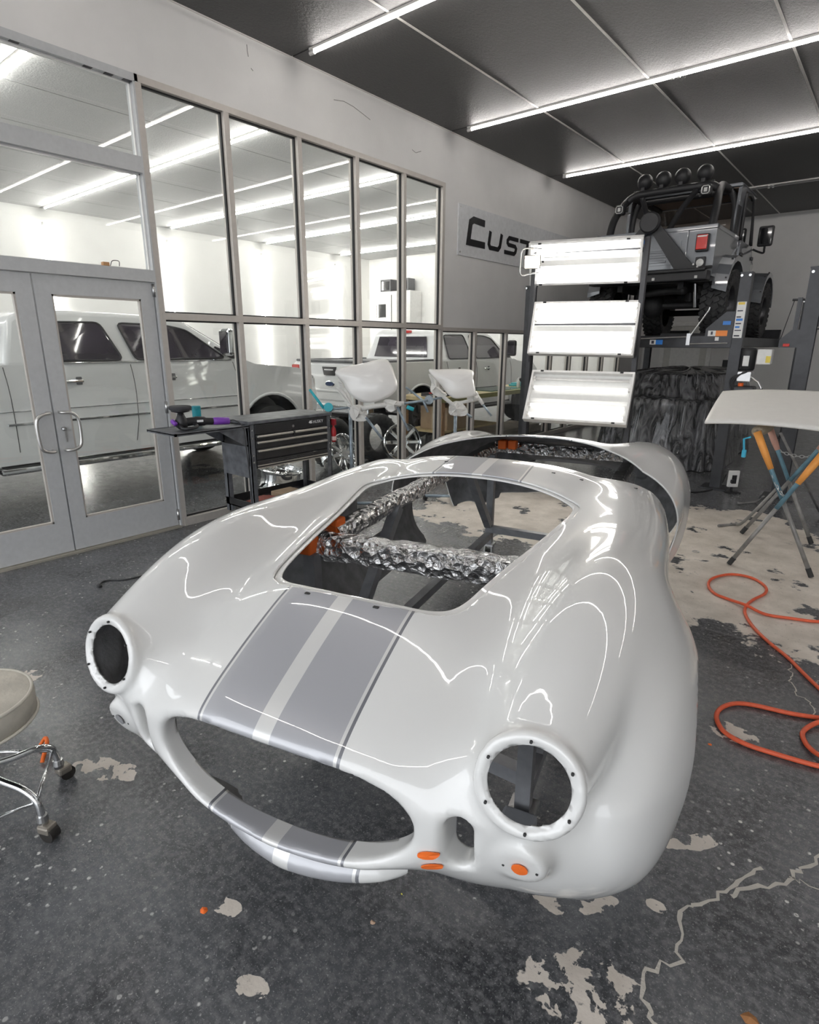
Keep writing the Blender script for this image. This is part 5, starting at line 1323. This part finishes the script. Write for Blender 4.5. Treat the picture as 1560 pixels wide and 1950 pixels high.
st1, bo1 = stand('teal and grey paint stand holding a car door, nearer the tool cart', 5.8,
    [('arm', M_standt, [(590, 742), (617, 778)], .014), ('crossbar', M_standg, [(628, 780), (665, 776)], .013), ('crossbar', M_standg, [(770, 768), (815, 762)], .013), ('arm', M_standg, [(697, 795), (730, 838)], .013),
     ('arm', M_standg, [(757, 775), (778, 820)], .013), ('clamp_bar', M_standg, [(773, 737), (800, 758), (806, 763), (815, 785)], .011), ('wrapped_bar', M_masks, [(688, 778), (720, 772), (770, 768)], .024),
     ('grip', M_standt, [(775, 775), (788, 780)], .02), ('support', M_masks, [(656, 735), (668, 765), (672, 790)], .018)],
    [(626, 776, .045, M_standt)], b1, [[(640, 738), (655, 745), (668, 770), (690, 785), (700, 800), (672, 800), (660, 770)], [(735, 760), (760, 765), (772, 768), (760, 775), (745, 785), (730, 772)], [(648, 712), (660, 735), (652, 742), (645, 728)], [(668, 775), (690, 772), (700, 790), (685, 795), (675, 800)]], M_standg)
def leg_set(st, bo, top, spread):
    for nm, a, c, r in (('column', top, Vector((top.x, top.y, .10)), .018), ('base_tube', Vector((top.x-spread, top.y-spread*.8, .05)), Vector((top.x+spread, top.y+spread*.8, .05)), .016), ('base_tube', Vector((top.x-spread*.6, top.y+spread*.7, .05)), Vector((top.x+spread*.6, top.y-spread*.7, .05)), .016)):
        mb = MB(); mb.tube([a-bo, c-bo], r, 10); mb.build(nm, M_standg, st, smooth=True)
    mb = MB(); mb.cyl(Vector((top.x, top.y, .03))-bo, Vector((top.x, top.y, .12))-bo, .03, 12); mb.build('hub', M_standg, st)
    for e in ((-spread, -spread*.8), (spread, spread*.8), (-spread*.6, spread*.7), (spread*.6, -spread*.7)):
        p = Vector((top.x+e[0], top.y+e[1], .028))-bo; mb = MB(); mb.cyl(p-Vector((.012, 0, 0)), p+Vector((.012, 0, 0)), .028, 14); mb.build('caster_wheel', M_rubber, st)
leg_set(st1, bo1, at_depth(667, 775, 5.8), .26)
b2 = at_depth(870, 770, 6.1); b2.z = 0
st2, bo2 = stand('grey paint stand holding a car door, masking paper hanging from its arms', 6.1,
    [('crossbar', M_standg, [(815, 762), (842, 757)], .012), ('arm', M_masks, [(840, 752), (862, 770), (882, 783)], .02), ('arm_tip', M_standg, [(882, 783), (899, 795)], .012), ('arm', M_masks, [(908, 752), (920, 770)], .018), ('arm_tip', M_standg, [(918, 768), (936, 792)], .010), ('crossbar', M_masks, [(860, 770), (912, 760)], .018)],
    [(817, 762, .045, M_standg)], b2, [[(816, 712), (830, 720), (838, 740), (852, 752), (835, 756), (820, 745), (822, 728)], [(858, 768), (875, 764), (890, 780), (885, 792), (858, 790), (855, 778)], [(895, 752), (908, 745), (912, 756), (905, 763), (890, 760)]], M_standg)
leg_set(st2, bo2, at_depth(868, 770, 6.1), .24)
# bent handrail tube near the cart
hr_ = MB(); hr_.tube(spline([on_x(640, 915, .25), on_x(650, 900, .25), on_x(700, 889, .22), on_x(745, 878, .18), on_x(757, 884, .17), on_x(760, 900, .16)], 6), .014, 10)
p = on_x(640, 915, .25); q_ = on_x(760, 900, .16)
hr_.tube([p, Vector((p.x, p.y, .0))], .014, 10); hr_.tube([q_, Vector((q_.x, q_.y, 0))], .014, 10)
tag(hr_.build('tube_rack', M_standg, None, smooth=True), 'low bent grey steel tube rack standing against the glass', 'rack')

# ================================================================== FLOOR OUTLET, CABLES, DEBRIS
ob = on_floor(1392, 938)
ou = thing('outlet_stand', 'white power outlet on a short black stake by the lift post', 'outlet', tuple(ob))
cr_ = Vector((_r[0], _r[1], 0)).normalized(); OM = Matrix.Rotation(math.atan2(cr_.y, cr_.x), 4, 'Z')
def op(name, m, fn, **k): mb = MB(); fn(mb); xf(mb, OM); return mb.build(name, m, ou, **k)
op('stake', M_black, lambda b: b.box((-.01, -.01, 0), (.01, .01, .10))); op('foot', M_black, lambda b: b.bbox((-.06, -.05, 0), (.09, .05, .012), .004))
op('plate', M_white, lambda b: b.bbox((-.06, -.02, .07), (.06, .01, .26), .006)); op('socket', M_black, lambda b: b.bbox((-.025, -.024, .11), (.03, -.019, .21), .004)); op('plug', M_black, lambda b: b.bbox((-.04, -.055, .12), (-.005, -.02, .16), .006))
cab = [on_floor(1382, 918)+Vector((0, -.03, .10)), on_floor(1372, 925)+Vector((0, 0, .012)), on_floor(1345, 936)+Vector((0, 0, .008)), on_floor(1310, 938)+Vector((0, 0, .008)), on_floor(1280, 930)+Vector((0, 0, .008))]
tag(MB().tube(spline(cab, 7), .008, 8).build('power_cable', M_black, None, smooth=True), 'black power cable running from the floor outlet under the car', 'cable')
cab = [on_floor(190, 1118)+Vector((0, 0, .006)), on_floor(194, 1110)+Vector((0, 0, .006)), on_floor(210, 1106)+Vector((0, 0, .006)), on_floor(245, 1104)+Vector((0, 0, .006)), on_floor(300, 1090)+Vector((0, 0, .006))]
mb = MB().tube(spline(cab, 6), .006, 7); mb.bbox(tuple(cab[0]-Vector((.02, .012, .006))), tuple(cab[0]+Vector((.02, .012, .012))), .004)
tag(mb.build('black_cord', M_black, None), 'short black cord end lying on the floor near the doors', 'cable')
rc = random.Random(21)
for (x, y, sz, m, lab) in ((388, 1735, .016, M_tape, 'small orange tape scrap on dark floor among peeled spots'), (765, 1703, .004, mat('yellow_fleck', (.8, .75, .1), .5), 'tiny yellow fleck on floor below the car nose'), (1352, 1418, .012, M_tape, 'small orange scrap on floor beside the orange hose'), (1427, 1940, .022, mat('brown_leaf', (.35, .16, .06), .8), 'curled brown leaf lying on the dark floor'), (710, 1757, .010, mat('tan_chip', (.55, .38, .27), .7), 'small tan chip on floor in front of the car nose')):
    p = on_floor(x, y); mb = MB(); n = 7; ring = [p+Vector((sz*rc.uniform(.6, 1.1)*math.cos(2*PI*i/n), sz*rc.uniform(.5, .9)*math.sin(2*PI*i/n), .001)) for i in range(n)]
    mb.add(ring+[p+Vector((0, 0, .35*sz))], [(i, (i+1) % n, n) for i in range(n)]+[tuple(range(n-1, -1, -1))]); tag(mb.build('floor_scrap', m, None), lab, 'scrap')
wsh = on_floor(1325, 1051); mb = MB(); mb.tube([wsh+Vector((.025*math.cos(a), .02*math.sin(a), .003)) for a in [2*PI*i/16 for i in range(16)]], .003, 6, closed=True)
tag(mb.build('metal_ring', M_steel, None, smooth=True), 'small metal ring lying on the pale concrete by the rear fender', 'ring')
# wood chip and wire left on the door head
p = on_x(200, 506, -.02); mb = MB(); mb.bbox((-.04, p.y-.02, 2.216), (.0, p.y+.03, 2.245), .004)
tag(mb.build('wood_wedge', mat('wood_chip', (.45, .25, .12), .8), None), 'little wooden wedge lying on the door head rail', 'wedge')
p = on_x(215, 504, -.02); mb = MB(); mb.tube(spline([Vector((-.02, p.y-.02, 2.222)), Vector((-.02, p.y+.0, 2.26)), Vector((-.02, p.y+.05, 2.262)), Vector((-.02, p.y+.05, 2.225))], 6), .003, 6)
tag(mb.build('wire_loop', M_black, None, smooth=True), 'thin dark wire loop standing on the door head rail', 'wire')
# ================================================================== PICKUP TRUCKS BEYOND THE GLASS
M_tpaint = mat('white_truck_paint', (.76, .765, .765), .3, coat=1.0, var=.01)
M_tglass = mat('tinted_window', (.03, .024, .036), .05, coat=1.0, var=.5, scale=3)
M_groove = mat('panel_gap', (.06, .06, .06), .6)
M_greyplas = mat('grey_plastic', (.12, .12, .125), .5)
def rounded(poly, r=.04, n=3):
    out = []; k = len(poly)
    for i in range(k):
        p = Vector(poly[i]); a = Vector(poly[i-1])-p; c = Vector(poly[(i+1) % k])-p
        d = min(r, a.length*.45, c.length*.45); a = p+a.normalized()*d; c = p+c.normalized()*d
        for j in range(n+1):
            t = j/n; out.append(tuple(a*(1-t)**2+p*2*t*(1-t)+c*t*t))
    return out
def pickup(label, loc, hd):
    """crew-cab pickup; local y forward from the rear bumper, x to its right side"""
    t = thing('pickup_truck', label, 'truck', loc)
    def q(name, m, fn, parent=None, **k): mb = MB(); fn(mb); return mb.build(name, m, parent or t, **k)
    RA_, FA = (1.15, 5.06) if hd else (1.28, 4.92); Lh = 6.02 if hd else 5.86; W = 1.0; wr = .42 if hd else .40
    CR = 2.02 if hd else 1.86; BELT = 1.43 if hd else 1.34; TOP = 1.96 if hd else 1.92; HB = 1.38 if hd else 1.30
    ar = wr+.11
    # lower side profile with wheel arches
    prof = [(.06, .62), (.04, BELT-.06), (.10, BELT), (CR+2.72, BELT), (CR+2.85, HB), (Lh-.42, HB-.07), (Lh-.14, HB-.20), (Lh-.04, .95), (Lh-.04, .62), (Lh-.16, .50), (FA+ar-.02, .50)] + arc(FA, wr+.04, ar, 4, 176, 12) + [(FA-ar-.02, .50), (FA-ar-.06, .48), (RA_+ar+.04, .48)] + arc(RA_, wr+.04, ar, 4, 176, 12) + [(RA_-ar-.04, .62)]
    def body(b):
        n = len(prof); cols = [(-1.0, 1), (-.985, 0), (.985, 0), (1.0, 1)]
        def wd(y, z):
            w = W-.10*max(0, (z-1.05)/.4)**2 if z > 1.05 else W-.03*max(0, (.8-z)/.4)
            return w-.16*max(0, (y-(FA+.25))/.75)**2
        vs = []
        for sgn in (-1, 1):
            for (y, z) in prof: vs.append((sgn*wd(y, z), y, z))
        b.add(vs, [tuple(range(n-1, -1, -1)), tuple(range(n, 2*n))]+[(i, (i+1) % n, n+(i+1) % n, n+i) for i in range(n)])
    bd = q('body', M_tpaint, body, auto=32)
    md = bd.modifiers.new('soften', 'BEVEL'); md.width = .035; md.segments = 3; md.limit_method = 'ANGLE'; md.angle_limit = math.radians(50)
    # bed recess
    q('bed_liner', M_greyplas, lambda b: b.box((-.78, .14, BELT-.02), (.78, CR-.10, BELT+.012)))
    q('bed_rail', M_greyplas, lambda b: (b.bbox((-.93, .08, BELT-.005), (-.80, CR-.08, BELT+.035), .012), b.bbox((.80, .08, BELT-.005), (.93, CR-.08, BELT+.035), .012), b.bbox((-.85, .05, BELT-.005), (.85, .14, BELT+.035), .012)))
    # cab
    gy = [(CR-.02, BELT-.02), (CR+.12, TOP-.10), (CR+.24, TOP-.02), (CR+.60, TOP), (CR+1.75, TOP-.01), (CR+1.98, TOP-.07), (CR+2.80, BELT-.03)]
    def cab(b):
        n = len(gy); vs = []
        for sgn in (-1, 1):
            for (y, z) in gy:
                f = (z-BELT)/(TOP-BELT); vs.append((sgn*(.915-.20*max(0, f)**1.15), y, z))
        b.add(vs, [tuple(range(n-1, -1, -1)), tuple(range(n, 2*n))]+[(i, (i+1) % n, n+(i+1) % n, n+i) for i in range(n)])
    cb_ = q('cab', M_tpaint, cab, auto=25)
    md = cb_.modifiers.new('soften', 'BEVEL'); md.width = .05; md.segments = 3; md.limit_method = 'ANGLE'; md.angle_limit = math.radians(30)
    def side_pt(y, z, sgn, e=.006):
        f = (z-BELT)/(TOP-BELT); return (sgn*(.915-.20*max(0, f)**1.15+e), y, z)
    def side_glass(poly, sgn):
        pr = rounded(poly, .06, 3); n = len(pr)
        c = (sum(p[0] for p in pr)/n, sum(p[1] for p in pr)/n)
        def fn(b):
            vs = [side_pt(y, z, sgn, .008) for y, z in pr]+[side_pt(y, z, sgn, -.02) for y, z in pr]
            b.add(vs, [tuple(range(n)), tuple(range(2*n-1, n-1, -1))]+[(i, n+i, n+(i+1) % n, (i+1) % n) for i in range(n)])
        g = q('side_window', M_tglass, fn)
        q('window_trim', M_black, lambda b: b.tube([side_pt(y, z, sgn, .009) for y, z in pr], .010, 5, closed=True), g)
    for sgn in (-1, 1):
        side_glass([(CR+.34, BELT+.03), (CR+.34, TOP-.12), (CR+.98, TOP-.11), (CR+1.13, BELT+.03)], sgn)
        side_glass([(CR+1.27, BELT+.03), (CR+1.17, TOP-.11), (CR+1.72, TOP-.12), (CR+1.98, TOP-.17), (CR+2.42, BELT+.03)], sgn)
        side_glass([(CR+2.50, BELT+.03), (CR+2.28, BELT+.18), (CR+2.62, BELT+.03)], sgn)
        # panel gaps, handles, mouldings
        for pts in ([(CR+.22, BELT-.02), (CR+.24, .62)], [(CR+1.20, BELT-.02), (CR+1.18, .80), (CR+1.14, .58)], [(CR+2.52, BELT-.02), (CR+2.55, .75), (CR+2.52, .58)], [(CR-.03, BELT-.02), (CR-.03, .60)]):
            q('door_gap', M_groove, lambda b: b.tube([(sgn*((W-.10*max(0, (z-1.05)/.4)**2 if z > 1.05 else W-.03*max(0, (.8-z)/.4))+.0005), y, z) for y, z in [tuple(Vector(pts[i]).lerp(Vector(pts[i+1]), j/6)) for i in range(len(pts)-1) for j in range(7)]], .004, 5))
        for y in (CR+.46, CR+1.50):
            h = q('door_handle', M_chrome, lambda b: b.bbox((sgn*.965-.02, y, BELT-.19), (sgn*.965+.03, y+.20, BELT-.155), .012))
            q('handle_bezel', M_greyplas, lambda b: b.bbox((sgn*.965-.005, y+.13, BELT-.21), (sgn*.965+.012, y+.19, BELT-.13), .01), h)
        if hd:
            q('side_moulding', M_chrome, lambda b: b.bbox((sgn*1.0-.012, CR-.1, .86), (sgn*1.0+.012, FA-ar-.02, .885), .006))
            q('bed_moulding', M_chrome, lambda b: b.bbox((sgn*1.0-.01, RA_+ar, .99), (sgn*1.0+.01, FA-ar-.02, 1.0), .004))
            q('beltline_trim', M_chrome, lambda b: b.bbox((sgn*.915-.01, CR+.2, BELT+.0), (sgn*.915+.015, CR+2.5, BELT+.018), .005))
        rb = q('running_board', M_greyplas if not hd else M_chrome, lambda b: b.bbox((sgn*1.0-.10, RA_+ar+.1, .40), (sgn*1.0+.07, FA-ar-.06, .46), .02))
        q('step_pad', M_black, lambda b: b.box((sgn*1.0-.09, RA_+ar+.15, .46), (sgn*1.0+.05, FA-ar-.1, .466)), rb)
        mi_ = q('mirror', M_black if not hd else M_chrome, lambda b: (b.bbox((sgn*1.09-.10, CR+2.30, BELT+.06), (sgn*1.09+.10, CR+2.40, BELT+.38), .04), b.bar((sgn*.90, CR+2.42, BELT+.10), (sgn*1.05, CR+2.36, BELT+.14), .05, .05)))
        q('mirror_glass', M_tglass, lambda b: b.bbox((sgn*1.09-.08, CR+2.29, BELT+.09), (sgn*1.09+.08, CR+2.302, BELT+.35), .01), mi_)
        # lamps
        hl = q('headlamp', M_clearlens, lambda b: b.bbox((sgn*.70-.15, Lh-.30, HB-.46), (sgn*.70+.17, Lh-.035, HB-.20), .05)); q('lamp_surround', M_black, lambda b: b.bbox((sgn*.70-.17, Lh-.32, HB-.48), (sgn*.70+.16, Lh-.06, HB-.18), .03), hl)
        tl_ = q('tail_lamp', M_redlens, lambda b: b.bbox((sgn*.90-.09, .015, BELT-.46), (sgn*.90+.095, .14, BELT-.06), .02)); q('reverse_lens', M_clearlens, lambda b: b.bbox((sgn*.90-.07, .008, BELT-.32), (sgn*.90+.07, .03, BELT-.22), .01), tl_)
        # arch lips and dark liners
        for cy in (RA_, FA):
            q('arch_lip', M_tpaint, lambda b: b.tube([(sgn*(W-.005), y, z) for y, z in arc(cy, wr+.04, ar, -2, 182, 16)], .022, 7), smooth=True)
            q('arch_liner', M_under, lambda b: b.grid(lambda u, v: Vector((sgn*(.55+.43*v), cy+ar*.99*math.cos(PI*u), wr+.04+ar*.99*math.sin(PI*u))), 12, 1))
    q('windscreen', M_tglass, lambda b: b.add([(-.66, CR+2.02, TOP-.10), (.66, CR+2.02, TOP-.10), (.80, CR+2.74, BELT+.0), (-.80, CR+2.74, BELT+.0), (-.66, CR+2.04, TOP-.08), (.66, CR+2.04, TOP-.08), (.80, CR+2.76, BELT+.02), (-.80, CR+2.76, BELT+.02)], [(0, 1, 2, 3), (7, 6, 5, 4), (0, 4, 5, 1), (1, 5, 6, 2), (2, 6, 7, 3), (3, 7, 4, 0)]))
    rw = q('rear_window', M_tglass, lambda b: b.add([(-.66, CR+.005, BELT+.06), (.66, CR+.005, BELT+.06), (.58, CR+.085, TOP-.15), (-.58, CR+.085, TOP-.15), (-.66, CR-.012, BELT+.06), (.66, CR-.012, BELT+.06), (.58, CR+.068, TOP-.15), (-.58, CR+.068, TOP-.15)], [(3, 2, 1, 0), (4, 5, 6, 7), (0, 1, 5, 4), (1, 2, 6, 5), (2, 3, 7, 6), (3, 0, 4, 7)]))
    q('brake_light', M_redlens, lambda b: b.bbox((-.16, CR+.10, TOP-.085), (.16, CR+.17, TOP-.035), .012))
    tg_ = q('tailgate', M_tpaint, lambda b: b.bbox((-.76, .015, .70), (.76, .075, BELT-.03), .02))
    q('tailgate_handle', M_black, lambda b: b.prism([(-.17, BELT-.08), (.17, BELT-.08), (.13, BELT-.22), (-.13, BELT-.22)], .0, .03, axis='y'), tg_); q('handle_grip', M_chrome, lambda b: b.bbox((-.11, -.012, BELT-.14), (.11, .01, BELT-.115), .006), tg_)
    q('tailgate_crease', M_tpaint, lambda b: b.bbox((-.74, .002, .84), (.74, .03, .88), .012), tg_)
    em = q('oval_emblem', M_chrome, lambda b: b.lathe([(.115, -.01), (.115, .004), (.10, .008), (.002, .008)], 28, Matrix.Translation((0, .012, BELT-.36)) @ Matrix.Rotation(PI/2, 4, 'X') @ Matrix.Diagonal((1, .42, 1, 1))), tg_)
    q('emblem_field', mat('dark_blue_enamel', (.01, .03, .10), .2), lambda b: b.lathe([(.10, 0), (.10, .0125), (.002, .0125)], 28, Matrix.Translation((0, .012, BELT-.36)) @ Matrix.Rotation(PI/2, 4, 'X') @ Matrix.Diagonal((1, .38, 1, 1))), tg_)
    q('rear_bumper', M_chrome, lambda b: b.bbox((-.95, -.06, .50), (.95, .10, .66), .03)); q('front_bumper', M_chrome if hd else M_tpaint, lambda b: b.bbox((-.92, Lh-.14, .46), (.92, Lh+.06, .70), .04))
    gr = q('grille', M_black, lambda b: b.bbox((-.52, Lh-.10, .74), (.52, Lh-.02, HB-.22), .02))
    for k in range(4): q('grille_bar', M_chrome, lambda b: b.bbox((-.50, Lh-.035, .79+.10*k), (.50, Lh+.0, .82+.10*k), .008), gr)
    q('chassis', M_under, lambda b: b.box((-.60, .15, .42), (.60, Lh-.3, .60)))
    # wheels
    w0 = None
    for cy in (RA_, FA):
        for sgn in (-1, 1):
            if w0 is None:
                b = MB(); b.lathe([(.24, -.12), (.32, -.14), (wr-.02, -.12), (wr, -.08), (wr, .08), (wr-.02, .12), (.32, .14), (.24, .12)], 36, Matrix.Rotation(PI/2, 4, 'Y'), cap=False); w0 = b.build('tyre', M_tire, t, auto=40)
                b = MB(); b.lathe([(.245, -.11), (.25, .12), (.235, .125), (.20, .07), (.07, .075), (.06, .10), (.002, .10)], 30, Matrix.Rotation(PI/2, 4, 'Y'), cap=False)
                for k in range(6): b.box((.055, -.03, -.08), (.10, .03, .09), Matrix.Rotation(2*PI*k/6, 4, 'X') @ Matrix.Translation((0, 0, .145)))
                b.build('rim', M_chrome if hd else mat('grey_alloy', (.30, .30, .31), .3, .9), w0, auto=40); w_ = w0
            else: w_ = copy_tree(w0, t)
            w_.location = (sgn*.86, cy, wr); w_.rotation_euler = (cy, 0, 0 if sgn > 0 else PI)
    return t
T1 = pickup('white crew-cab pickup truck with chrome side trim seen through the glass doors', (-2.62, -.02, 0), True)
T2 = pickup('white pickup truck seen from behind through the windows, tailgate with oval emblem', (-2.58, 7.0, 0), False)

# ================================================================== OTHER THINGS IN THE BAY
def chrome_wheel(label, c, r, ax, spokes=8):
    t = thing('chrome_wheel', label, 'wheel', tuple(c), group='bare chrome wheels behind the glass')
    ax = Vector(ax).normalized(); R = ax.to_track_quat('Z', 'Y').to_matrix().to_4x4()
    mb = MB(); mb.lathe([(r, -.10), (r*.93, -.08), (r*.90, .02), (r*.92, .09), (r, .11), (r*.97, .115), (r*.86, .05), (r*.84, -.09)], 36, R, cap=False); mb.build('wheel_rim', M_chrome, t, auto=40)
    for k in range(spokes):
        mb = MB(); mb.bbox((-.028, .05, .03), (.028, r*.88, .065), .012, R @ Matrix.Rotation(2*PI*k/spokes, 4, 'Z')); mb.build('spoke', M_chrome, t)
    mb = MB(); mb.lathe([(.075, .0), (.075, .075), (.06, .09), (.002, .09)], 20, R); mb.build('hub_cap', M_chrome, t, auto=40)
    return t
p = on_x(648, 868, -.42); chrome_wheel('bare chrome wheel leaning against the glass right beside the tool cart', (p.x, p.y, .27), .26, (.9, .1, .35))
p = on_x(765, 842, -.40); chrome_wheel('bare chrome wheel standing by the glass below a car door', (p.x, p.y, .29), .27, (.75, -.62, .22))
p = on_x(535, 920, -.45); chrome_wheel('bare chrome wheel lying flat behind the tool cart', (p.x, p.y, .13), .25, (.1, .05, 1))
def tyre(label, c, r, w, ax, gp='loose tyres in the bay'):
    t = thing('loose_tyre', label, 'tyre', tuple(c), group=gp); R = Vector(ax).normalized().to_track_quat('Z', 'Y').to_matrix().to_4x4()
    mb = MB(); mb.lathe([(r*.62, -w*.42), (r*.78, -w*.5), (r*.95, -w*.44), (r, -w*.3), (r, w*.3), (r*.95, w*.44), (r*.78, w*.5), (r*.62, w*.42), (r*.60, 0), (r*.62, -w*.42)], 36, R, cap=False); mb.build('tyre_carcass', M_tire, t, smooth=True)
    for k in range(24):
        mb = MB(); mb.box((-.012, r-.004, -w*.36), (.012, r+.006, w*.36), R @ Matrix.Rotation(2*PI*k/24, 4, 'Z')); mb.build('tread_block', M_tire, t)
    return t
p = on_x(632, 830, -.90); tyre('black tyre standing behind the chrome wheel beside the cart', (p.x, p.y, .34), .34, .24, (1, .15, .05))
p = on_x(716, 825, -.80); tyre('black tyre standing between two chrome wheels behind the glass', (p.x, p.y, .34), .34, .24, (1, -.1, .05))
p = on_x(850, 815, -.55); tyre('black tyre lying under the workbench behind the glass', (p.x, p.y, .13), .33, .24, (.05, .05, 1))
# workbench with plywood top
wb = thing('workbench', 'plywood-topped workbench standing just behind the low windows', 'workbench', (-.75, 8.9, 0))
M_ply = mat('plywood', (.50, .40, .22), .6, var=.2, scale=6); M_timber = mat('timber', (.45, .27, .15), .7, var=.2)
def wp(name, m, fn, **k): mb = MB(); fn(mb); return mb.build(name, m, wb, **k)
wp('bench_top', M_ply, lambda b: b.bbox((-.42, -1.75, .80), (.42, 2.1, .86), .006)); wp('edge_strip', mat('greenish_edge', (.38, .36, .16), .5), lambda b: b.box((.42, -1.75, .79), (.435, 2.1, .862)))
for x in (-.36, .36):
    for y in (-1.65, .1, 2.0): wp('leg', M_timber if y < 1 else M_lift, lambda b: b.box((x-.04, y-.04, 0), (x+.04, y+.04, .80)))
wp('shelf_board', M_ply, lambda b: b.box((-.36, -1.6, .30), (.36, .0, .33)))
def small(name, label, cat, m, fn, group=None, **k): mb = MB(); fn(mb); return tag(mb.build(name, m, None, **k), label, cat, group)
tq_ = thing('folded_cloth', 'teal cloth folded on the far end of the workbench', 'cloth', (-.7, 10.45, .862)); mb = MB(); mb.bbox((-.22, -.3, 0), (.25, .35, .035), .012); mb.build('cloth_layer', mat('teal_cloth', (.05, .38, .42), .8), tq_); mb = MB(); mb.bbox((-.2, -.26, .035), (.2, .3, .06), .012); mb.build('cloth_layer', mat('teal_cloth', (.05, .38, .42), .8), tq_)
gl_ = thing('glass_sheet', 'greenish sheet of glass lying flat on the workbench', 'glass sheet', (-.72, 9.3, .862)); mb = MB(); mb.bbox((-.3, -.6, 0), (.32, .55, .012), .002); mb.build('sheet', glass_mat('green_glass', (.45, .75, .68), .25), gl_); mb = MB(); mb.box((-.31, -.61, .0), (-.29, .56, .016)); mb.build('edge_tape', M_black, gl_)
bt = thing('squeeze_bottle', 'small clear bottle with white top on the workbench', 'bottle', (-.62, 10.0, .862)); mb = MB(); mb.lathe([(.03, 0), (.035, .01), (.035, .10), (.012, .13)], 14); mb.build('bottle_body', M_clearlens, bt, smooth=True); mb = MB(); mb.lathe([(.014, .13), (.012, .16), (.004, .18)], 12); mb.build('nozzle', M_white, bt)
bxs = thing('cardboard_box', 'brown cardboard box on the shelf under the workbench', 'box', (-.70, 7.75, .33)); mb = MB(); mb.bbox((-.25, -.3, 0), (.28, .3, .36), .006); mb.build('carton', mat('cardboard', (.45, .33, .22), .85), bxs); mb = MB(); mb.box((-.03, -.301, .0), (.03, .301, .362)); mb.build('packing_tape', mat('packing_tape', (.55, .45, .30), .3), bxs)
tl2 = thing('tool_tray', 'open tray of loose tools on the near end of the workbench', 'tray', (-.62, 7.45, .862)); mb = MB(); mb.box((-.15, -.22, 0), (.15, .22, .008)); mb.box((-.15, -.22, 0), (-.14, .22, .05)); mb.box((.14, -.22, 0), (.15, .22, .05)); mb.build('tray', M_greyplas, tl2)
rt = random.Random(4)
for k in range(6): mb = MB(); a = rt.uniform(-1, 1); mb.tube([(rt.uniform(-.1, .1)-.04*math.cos(a), rt.uniform(-.15, .15), .015+.012*k), (rt.uniform(-.1, .1)+.05, rt.uniform(-.15, .15), .02+.012*k)], .010, 6); mb.build('hand_tool', [M_steel, M_black, M_redlens][k % 3], tl2)
# timber boards leaning low under the bench
for k in range(3):
    small('timber_board', 'weathered grey board stacked on the floor under the workbench', 'board', mat('weathered_board', (.30, .26, .22), .8, var=.3, scale=4), lambda b: b.bbox((-1.05, 8.95, .002+.05*k), (-.42, 10.8-.12*k, .05+.05*k), .004), 'boards under the workbench')
# electrical cabinet and boxes on the bay end wall
a = on_y(722, 620, 14.5); c = on_y(790, 620, 14.5); zt_ = on_y(750, 556, 14.5).z
ec = thing('electrical_cabinet', 'tall white cabinet with dark display against the bay end wall', 'cabinet', ((a.x+c.x)/2, 14.55, 0)); hw_ = (c.x-a.x)/2
mb = MB(); mb.bbox((-hw_, -.28, 0), (hw_, .28, zt_), .01); mb.build('cabinet_body', M_white, ec)
mb = MB(); mb.bbox((-hw_+.12, -.295, zt_-.75), (-hw_+.50, -.278, zt_-.36), .01); mb.build('display', M_tint, ec); mb = MB(); mb.box((-.01, -.288, .1), (.01, -.278, zt_-.1)); mb.build('door_gap', M_groove, ec)
for k, (dx, w_) in enumerate(((-.35, .42), (.35, .42))):
    u = thing('control_box', 'dark control box sitting on top of the white cabinet', 'box', ((a.x+c.x)/2+dx, 14.55, zt_), group='control boxes on the cabinet'); mb = MB(); mb.bbox((-w_/2, -.16, 0), (w_/2, .16, .36), .01); mb.build('box_body', M_greyplas, u); mb = MB(); mb.box((-w_/2+.05, -.166, .06), (w_/2-.05, -.158, .30)); mb.build('box_front', M_tint, u)
